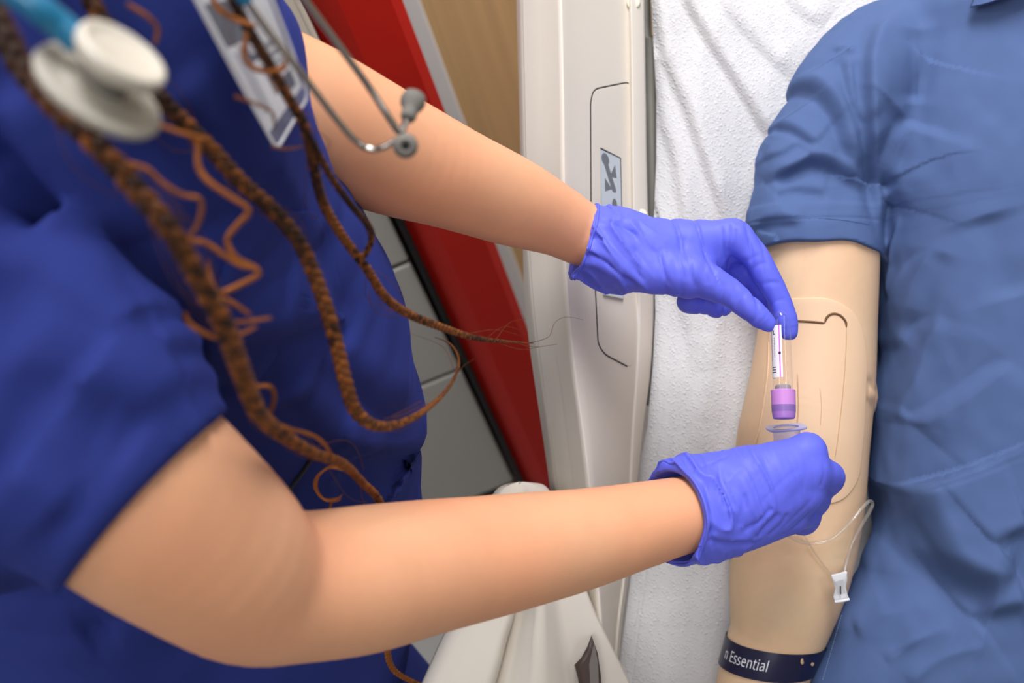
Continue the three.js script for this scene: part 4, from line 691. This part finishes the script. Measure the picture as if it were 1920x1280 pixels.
{
  const curls = [
    [[255, 215, 0.345], [290, 232, 0.35], [340, 250, 0.355], [385, 262, 0.36], [405, 290, 0.365]], [[235, 305, 0.345], [275, 318, 0.35], [305, 345, 0.355], [340, 365, 0.36], [376, 376, 0.365], [370, 420, 0.37], [345, 450, 0.372]],
    [[372, 262, 0.365], [372, 310, 0.368], [392, 342, 0.37], [430, 368, 0.375], [466, 394, 0.38], [445, 420, 0.385], [425, 450, 0.388], [442, 482, 0.39], [486, 508, 0.395], [455, 530, 0.395], [412, 548, 0.392], [396, 520, 0.39], [390, 490, 0.388]],
    [[335, 445, 0.37], [385, 456, 0.375], [420, 480, 0.38], [452, 498, 0.385], [486, 506, 0.39]], [[412, 545, 0.39], [402, 575, 0.39], [418, 598, 0.392], [455, 604, 0.396], [508, 596, 0.40]], [[348, 588, 0.375], [362, 612, 0.378], [405, 634, 0.382], [445, 630, 0.388], [480, 612, 0.392]],
    [[415, 556, 0.39], [440, 570, 0.392], [470, 592, 0.395]], [[396, -10, 0.385], [412, 18, 0.388], [440, 36, 0.39], [480, 50, 0.392]], [[462, 62, 0.392], [458, 100, 0.395], [472, 126, 0.40], [505, 135, 0.405], [530, 128, 0.408], [535, 110, 0.408]], [[240, 8, 0.36], [275, 30, 0.365], [295, 55, 0.37], [290, 85, 0.372]],
    [[650, 880, 0.60], [620, 876, 0.60], [597, 893, 0.60], [592, 918, 0.6], [610, 938, 0.6], [632, 936, 0.6], [640, 928, 0.6]], [[622, 940, 0.6], [618, 960, 0.602]], [[475, 725, 0.43], [505, 725, 0.435], [515, 745, 0.44], [505, 780, 0.445]], [[500, 770, 0.45], [530, 800, 0.46], [580, 815, 0.48], [605, 830, 0.49], [625, 860, 0.5]],
    [[510, 275, 0.44], [540, 280, 0.45], [570, 275, 0.46]], [[440, 180, 0.40], [480, 195, 0.405], [510, 212, 0.41], [515, 245, 0.42]],
  ];
  const rad = [0.0011, 0.0013, 0.0016, 0.0014, 0.0013, 0.001, 0.0009, 0.0016, 0.0016, 0.0009, 0.001, 0.0008, 0.0009, 0.0011, 0.0005, 0.0005];
  curls.forEach((c, i) => {
    const g = []; for (let k = 0; k < 3; k++) { const d = k ? 3.5 : 0, a = k * 2.1; const q = spline(c.map(([x, y, z], j) => [x + d * Math.cos(a + j * 0.6), y + d * Math.sin(a + j * 0.6), z]), 40); g.push(sweep(q.map((r) => at(r[0], r[1], r[2])), q.map((_, j) => rad[i] * (k ? 0.4 : 0.62) * Math.min(1, 0.35 + 3 * (1 - j / 40))), 7, q.map((_, j) => hairCol(0.95, 0.15 * noise3(j * 0.3, i, k))).map((v) => v.map((x) => x * 2)))); }
    part('curl', mergeGeometries(g), M.hair, nurse);
  });
  const fly = [];
  const ends = [[[930, 636, 0.645], [955, 605, 0.655], [985, 598, 0.66]], [[915, 632, 0.64], [945, 612, 0.65], [980, 620, 0.66]], [[990, 643, 0.665], [1028, 632, 0.675], [1040, 605, 0.68], [1062, 594, 0.685], [1095, 600, 0.69]], [[960, 640, 0.655], [1000, 650, 0.665], [1045, 645, 0.675]], [[880, 625, 0.625], [930, 618, 0.64], [980, 630, 0.66]], [[940, 645, 0.65], [980, 655, 0.66], [1020, 648, 0.665]], [[720, 785, 0.53], [760, 775, 0.54], [800, 755, 0.55]], [[735, 780, 0.535], [790, 752, 0.55], [775, 758, 0.55]], [[850, 690, 0.59], [830, 650, 0.595], [770, 625, 0.59]], [[858, 700, 0.59], [870, 685, 0.59], [890, 672, 0.595]]];
  for (const e of ends) { const q = spline(e, 16); fly.push(sweep(q.map((r) => at(...r)), q.map((_, j) => 0.00022 * (1 - 0.6 * j / 16)), 5, q.map(() => hairCol(1, 0)))); }
  part('stray_hairs', mergeGeometries(fly), M.hair, nurse).userData.kind = 'stuff';
  const hd = toW(Lp(-420, -760, 0.345)); const cap = new THREE.SphereGeometry(0.1, 28, 18, 0, Math.PI * 2, 0, Math.PI * 0.55); cap.rotateZ(0.5).translate(hd.x - 0.015, hd.y + 0.02, hd.z);
  const cn = cap.attributes.position.count; cap.setAttribute('color', new THREE.Float32BufferAttribute(Array.from({ length: cn * 3 }, (_, i) => [0.055, 0.022, 0.009][i % 3]), 3)); part('hair', cap, M.hair, nurse);
}

// ---------------------------------------------------------------- stethoscope
{
  const o = thing('stethoscope', at(180, 160, 0.31), 'grey and teal stethoscope hanging from the neck of the nurse', 'stethoscope');
  const ax = AX.clone().multiplyScalar(0.66).addScaledVector(AY, 0.66).addScaledVector(FWD, -0.40).normalize(), c = at(178, 182, 0.305);
  part('diaphragm', turned([[0.0001, 0], [0.0175, 0], [0.0195, 0.0008], [0.0202, 0.0024], [0.0196, 0.0040], [0.0168, 0.0040], [0.0145, 0.0030], [0.0085, 0.0042], [0.0062, 0.0070], [0.0001, 0.0070]], c, ax, 56), M.chest, o, 'large grey diaphragm disc');
  part('neck', turned([[0.0001, 0.004], [0.0075, 0.004], [0.0065, 0.009], [0.008, 0.0135], [0.0001, 0.0135]], c, ax, 24), M.greyRubber, o);
  const bellP = [[0.0001, 0.0105], [0.006, 0.0105], [0.0095, 0.0112], [0.0125, 0.0130], [0.0138, 0.0148], [0.0140, 0.0170], [0.0133, 0.0186], [0.0112, 0.0187], [0.0106, 0.0172], [0.0001, 0.0168]];
  part('bell', turned(bellP, c, ax, 44), phys(0xc9c2b2, { roughness: 0.4 }), o, 'smaller pale bell disc');
  const stem = c.clone().addScaledVector(ax, 0.009);
  part('stem', sweep([stem, stem.clone().lerp(at(112, 50, 0.296), 0.55), at(122, 58, 0.296)], [0.0035, 0.003, 0.003], 12), M.greyRubber, o);
  part('tubing', cord([[148, 78, 0.298], [110, 45, 0.295], [60, 5, 0.29], [-30, -70, 0.29], [-120, -300, 0.30], [0, -560, 0.33], [250, -500, 0.355], [400, -250, 0.37]], 60, 0.0046, 14), M.teal, o, 'teal rubber tubing');
  part('tubing', cord([[400, -250, 0.37], [430, -140, 0.372], [445, -30, 0.376], [462, 2, 0.38]], 30, 0.003, 14), M.teal, o);
  part('tubing', cord([[400, -250, 0.37], [480, -180, 0.39], [535, -70, 0.412], [556, -20, 0.42]], 30, 0.003, 14), M.teal, o);
  part('ear_tube', cord([[455, -8, 0.378], [500, 55, 0.392], [548, 115, 0.408], [590, 170, 0.42], [635, 228, 0.432], [665, 262, 0.438], [692, 279, 0.44], [718, 277, 0.439], [742, 264, 0.436]], 60, 0.0015, 14), M.steel, o, 'shiny metal ear tube bending up at the end');
  part('ear_tube', cord([[552, -26, 0.42], [590, 25, 0.428], [640, 92, 0.438], [690, 160, 0.446], [725, 214, 0.45], [748, 247, 0.453], [756, 240, 0.454], [765, 216, 0.455]], 60, 0.00165, 14), M.steel, o, 'shiny straight metal ear tube');
  const d1 = at(776, 182, 0.46).sub(at(764, 222, 0.4535));
  const sc = (p) => p.map(([a, b]) => [a * 0.92, b * 0.92]);
  part('ear_tip', turned(sc([[0.0017, 0], [0.0030, 0.0002], [0.0039, 0.0015], [0.0040, 0.004], [0.0038, 0.0058], [0.0046, 0.0075], [0.0060, 0.0100], [0.0064, 0.0125], [0.0058, 0.0152], [0.0040, 0.0168], [0.0016, 0.0174], [0.0001, 0.0172]]), at(764, 224, 0.4535), d1, 32), M.greyRubber, o, 'grey pear-shaped ear tip');
  const dir2 = AX.clone().multiplyScalar(0.12).addScaledVector(AY, -0.22).addScaledVector(FWD, -0.96).normalize();
  part('ear_tip', turned(sc([[0.0017, -0.006], [0.0036, -0.0055], [0.0044, -0.002], [0.0056, 0.0], [0.0060, 0.0028], [0.0056, 0.0056], [0.0042, 0.0074], [0.0030, 0.0080], [0.0022, 0.0076], [0.0018, 0.006], [0.0017, 0.001], [0.0001, 0.001]]), at(760, 273, 0.436), dir2, 32), M.greyRubber, o, 'grey round ear tip with its opening in view');
  part('opening', turned([[0.0001, 0.0062], [0.0018, 0.0062], [0.0019, 0.005]], at(760, 273, 0.436), dir2, 16), M.black, o);
}
// ---------------------------------------------------------------- badge
{
  const o = thing('identification_badge', at(470, 130, 0.47), 'white and navy identification badge in a clear holder on the scrub top', 'badge');
  const cc = [455, 135], dc = hit(scrub0, ...cc, 0.2, 1), cp = Lp(...cc, dc), e = 0.01, gr = [0, 1, 2].map((k) => { const a = cp.slice(), b = cp.slice(); a[k] += e; b[k] -= e; return scrub0(...a) - scrub0(...b); });
  const gn = new THREE.Vector3(gr[0], gr[1], gr[2]).normalize().lerp(new THREE.Vector3(0, 0, 1), 0.25).normalize(), corner = [[352, -10], [500, -30], [577, 178], [515, 286]];
  const onBadge = (px, py, push) => { const r = Lp(px, py, 1), t = (cp[0] * gn.x + cp[1] * gn.y + cp[2] * gn.z + push) / (r[0] * gn.x + r[1] * gn.y + r[2] * gn.z); return Lp(px, py, t); };
  let push = 0; for (; push < 0.05; push += 0.002) { let ok = true; for (let a = 0; a <= 8; a++) for (let b = 0; b <= 8; b++) { const X = mix(mix(352, 500, a / 8), mix(515, 577, a / 8), b / 8), Y = mix(mix(-10, -30, a / 8), mix(286, 178, a / 8), b / 8); if (scrub0(...onBadge(X, Y, push)) < 0.006) ok = false; } if (ok) break; }
  console.log('badge', push, corner.map((c) => -onBadge(...c, push)[2]));
  const P = corner.map((c) => toW(onBadge(...c, push))), nrm = new THREE.Vector3().crossVectors(P[3].clone().sub(P[0]), P[1].clone().sub(P[0])).normalize(); if (nrm.dot(FWD) > 0) nrm.negate();
  const pt = (u, v, off) => P[0].clone().lerp(P[1], u).lerp(P[3].clone().lerp(P[2], u), v).addScaledVector(nrm, off);
  const sheet = (u0, u1, v0, v1, off, th) => { const ring = (o2, m) => { const out = []; const rr = 0.06; for (const [cu, cv, a0] of [[u1 - rr, v0 + rr, -90], [u1 - rr, v1 - rr, 0], [u0 + rr, v1 - rr, 90], [u0 + rr, v0 + rr, 180]]) for (let k = 0; k <= 5; k++) { const a = (a0 + k * 18) * Math.PI / 180; out.push(pt(mix((u0 + u1) / 2, cu + rr * Math.cos(a), m), mix((v0 + v1) / 2, cv + rr * Math.sin(a), m), o2)); } return out; }; return loft([ring(off, 1), ring(off + th, 1), ring(off + th, 0.5)]); };
  const tex = canvasTex(512, 800, (c, w, h) => {
    c.fillStyle = '#f7f7fc'; c.fillRect(0, 0, w, h); c.fillStyle = '#3b4160'; c.fillRect(20, 40, 200, 250); c.fillStyle = '#232a5c'; c.fillRect(150, 300, 130, 130); c.fillStyle = '#cfcbd2'; c.beginPath(); c.arc(210, 350, 38, 0, 7); c.fill();
    c.fillStyle = '#7a7f92'; c.fillRect(240, 40, 60, 240); c.fillStyle = '#f6f6fa'; c.fillRect(320, 60, 150, 260); c.fillStyle = '#9fa2ad'; c.fillRect(330, 360, 140, 50); c.fillRect(330, 430, 100, 40); c.fillStyle = '#c9c9d2'; c.fillRect(40, 330, 90, 380);
    c.fillStyle = '#232a5c'; c.fillRect(300, 620, 160, 120); c.fillStyle = '#8b6a63'; c.fillRect(220, 480, 60, 200); c.fillStyle = '#4a4f6e'; for (let k = 0; k < 4; k++) c.fillRect(330, 500 + k * 26, 120 - k * 18, 10);
  });
  const rowsB = []; const uvB = []; for (let j = 0; j <= 4; j++) { const r = [], uu = []; for (let i = 0; i <= 4; i++) { r.push(pt(mix(0.07, 0.93, i / 4), mix(0.02, 0.88, j / 4), 0.0012)); uu.push([i / 4, 1 - j / 4]); } rowsB.push(r); uvB.push(uu); }
  const cardBack = rowsB.map((r) => r.map((p) => p.clone().addScaledVector(nrm, -0.0009)).reverse());
  part('card', mergeGeometries([gridGeo(rowsB, false, uvB), gridGeo(cardBack, false, uvB)]), std(0xffffff, { map: tex, roughness: 0.4 }), o);
  part('holder', sheet(0, 1, -0.02, 1, 0.0014, 0.0004), phys(0xffffff, { transmission: 0.92, thickness: 0, roughness: 0.1, ior: 1.45 }), o, 'clear plastic holder');
  part('rim', sweep([[0.03, 0], [0.02, 0.5], [0.03, 0.95], [0.1, 0.99], [0.9, 0.99], [0.97, 0.95], [0.98, 0.5], [0.97, 0]].map(([u, v]) => pt(u, v, 0.0015)), Array(8).fill(0.0008), 8), phys(0xd8d8dc, { roughness: 0.3 }), o);
  part('clip', sweep([pt(0.5, -0.2, 0.003), pt(0.5, 0.0, 0.003), pt(0.5, 0.06, 0.002)], [0.002, 0.002, 0.002], 8), M.steel, o);
}
// ---------------------------------------------------------------- blood tube and needle holder
{
  const a = at(1463, 579, 0.7315), b = at(1470, 785, 0.7195), dir = b.clone().sub(a).normalize(), L = a.distanceTo(b), r = 0.0069;
  const o = thing('blood_collection_tube', b, 'clear blood collection tube with a lilac cap and white label held between gloved fingertips', 'tube');
  const outer = [], cap0 = L - 0.0215; for (let k = 0; k <= 8; k++) { const t = k / 8 * Math.PI / 2; outer.push([Math.max(0.0001, r * Math.sin(t)), r - r * Math.cos(t)]); }
  outer.push([r * 1.03, cap0 + 0.004]);
  part('glass', turned(outer, a, dir, 36), M.glass, o);
  part('cap', turned([[r * 0.9, cap0], [0.0084, cap0 + 0.0004], [0.0087, cap0 + 0.001], [0.0086, cap0 + 0.011], [0.0084, cap0 + 0.0125]], a, dir, 36), M.cap, o, 'lilac upper cap');
  part('cap_ring', turned([[0.00845, cap0 + 0.0112], [0.0086, cap0 + 0.0116], [0.0085, cap0 + 0.0162], [0.0083, cap0 + 0.0166]], a, dir, 36), M.capDark, o, 'darker band of the cap');
  part('cap_end', turned([[0.0083, cap0 + 0.016], [0.0084, cap0 + 0.0164], [0.0078, cap0 + 0.0208], [0.0072, cap0 + 0.0215], [0.0036, cap0 + 0.0216], [0.003, cap0 + 0.019], [0.0001, cap0 + 0.0188]], a, dir, 36), M.capMid, o, 'open purple end of the cap');
  part('stopper', turned([[0.0001, cap0 - 0.003], [0.0052, cap0 - 0.003], [0.0055, cap0 - 0.002], [0.0058, cap0 + 0.006]], a, dir, 24), phys(0x9a9299, { roughness: 0.6 }), o);
  const tex = canvasTex(256, 512, (c, w, h) => {
    c.fillStyle = '#efeff2'; c.fillRect(0, 0, w, h); c.fillStyle = '#d774dd'; c.fillRect(222, 0, 14, h); c.fillStyle = '#15151a'; c.fillRect(216, 262, 26, 24); c.font = 'bold 60px sans-serif'; c.save(); c.translate(175, 90); c.fillText('L', -24, 0); c.restore();
    c.fillStyle = '#6d6d74'; for (let k = 0; k < 3; k++) for (let y = 120; y < 380 - k * 30;) { const n = 6 + rnd() * 18; c.fillRect(80 + k * 42, y, 9, n); y += n + 5; } c.fillStyle = '#4a4a52'; for (let k = 0; k < 3; k++) { c.fillRect(60, 408 + k * 24, 40, 10); c.fillRect(120, 408 + k * 24, 60, 10); }
  });
  const side = new THREE.Vector3().crossVectors(dir, FWD).normalize(); if (side.dot(AX) > 0) side.negate(); const frontV = FWD.clone().negate().addScaledVector(dir, FWD.dot(dir)).normalize();
  const rows = [], uv = []; for (let j = 0; j <= 10; j++) { const row = [], uu = []; for (let i = 0; i <= 18; i++) { const th = mix(2.6, 0.22, i / 18); const n = side.clone().multiplyScalar(Math.sin(th)).addScaledVector(frontV, Math.cos(th)); row.push(a.clone().addScaledVector(dir, mix(0.013, 0.051, j / 10)).addScaledVector(n, r * 1.022 + 0.00012)); uu.push([i / 18, 1 - j / 10]); } rows.push(row); uv.push(uu); }
  part('label', gridGeo(rows, false, uv), std(0xffffff, { map: tex, roughness: 0.5 }), o, 'white printed label with a lilac line');
}
{
  const a = at(1474, 800, 0.742), b = at(1477, 900, 0.752), dir = b.clone().sub(a).normalize().addScaledVector(FWD, -0.16).normalize(), o = thing('needle_holder', b, 'clear plastic needle holder with a flared flange gripped in the lower gloved fist', 'holder');
  part('barrel', turned([[0.0094, 0], [0.0102, 0.0002], [0.0099, 0.004], [0.0096, 0.034], [0.0088, 0.036], [0.0001, 0.037]], a, dir, 36), M.lens, o);
  const fl = []; const sd = AX.clone().addScaledVector(dir, -AX.dot(dir)).normalize(), fr = new THREE.Vector3().crossVectors(sd, dir);
  const ringF = (k, h, inner) => { const out = []; for (let i = 0; i < 48; i++) { const t = i / 48 * Math.PI * 2, c = Math.cos(t), s = Math.sin(t), R = inner ? 0.0094 : 1; const ex = inner ? R * c : 0.0142 * Math.sign(c) * Math.pow(Math.abs(c), 0.5) * k, ez = inner ? R * s : 0.0108 * Math.sign(s) * Math.pow(Math.abs(s), 0.5) * k; out.push(a.clone().addScaledVector(sd, ex).addScaledVector(fr, ez).addScaledVector(dir, h)); } return out; };
  part('flange', gridGeo([ringF(1, 0.0, true), ringF(0.97, -0.0004), ringF(1, 0.0002), ringF(1, 0.0012), ringF(0.97, 0.0017), ringF(1, 0.0016, true)], true), phys(0xc3c6ea, { transmission: 0.4, thickness: 0, roughness: 0.3 }), o);
  part('needle_hub', turned([[0.0001, 0.034], [0.004, 0.034], [0.0035, 0.045], [0.0018, 0.052], [0.0001, 0.052]], a, dir, 18), M.white, o);
}

renderer.render(scene, camera);
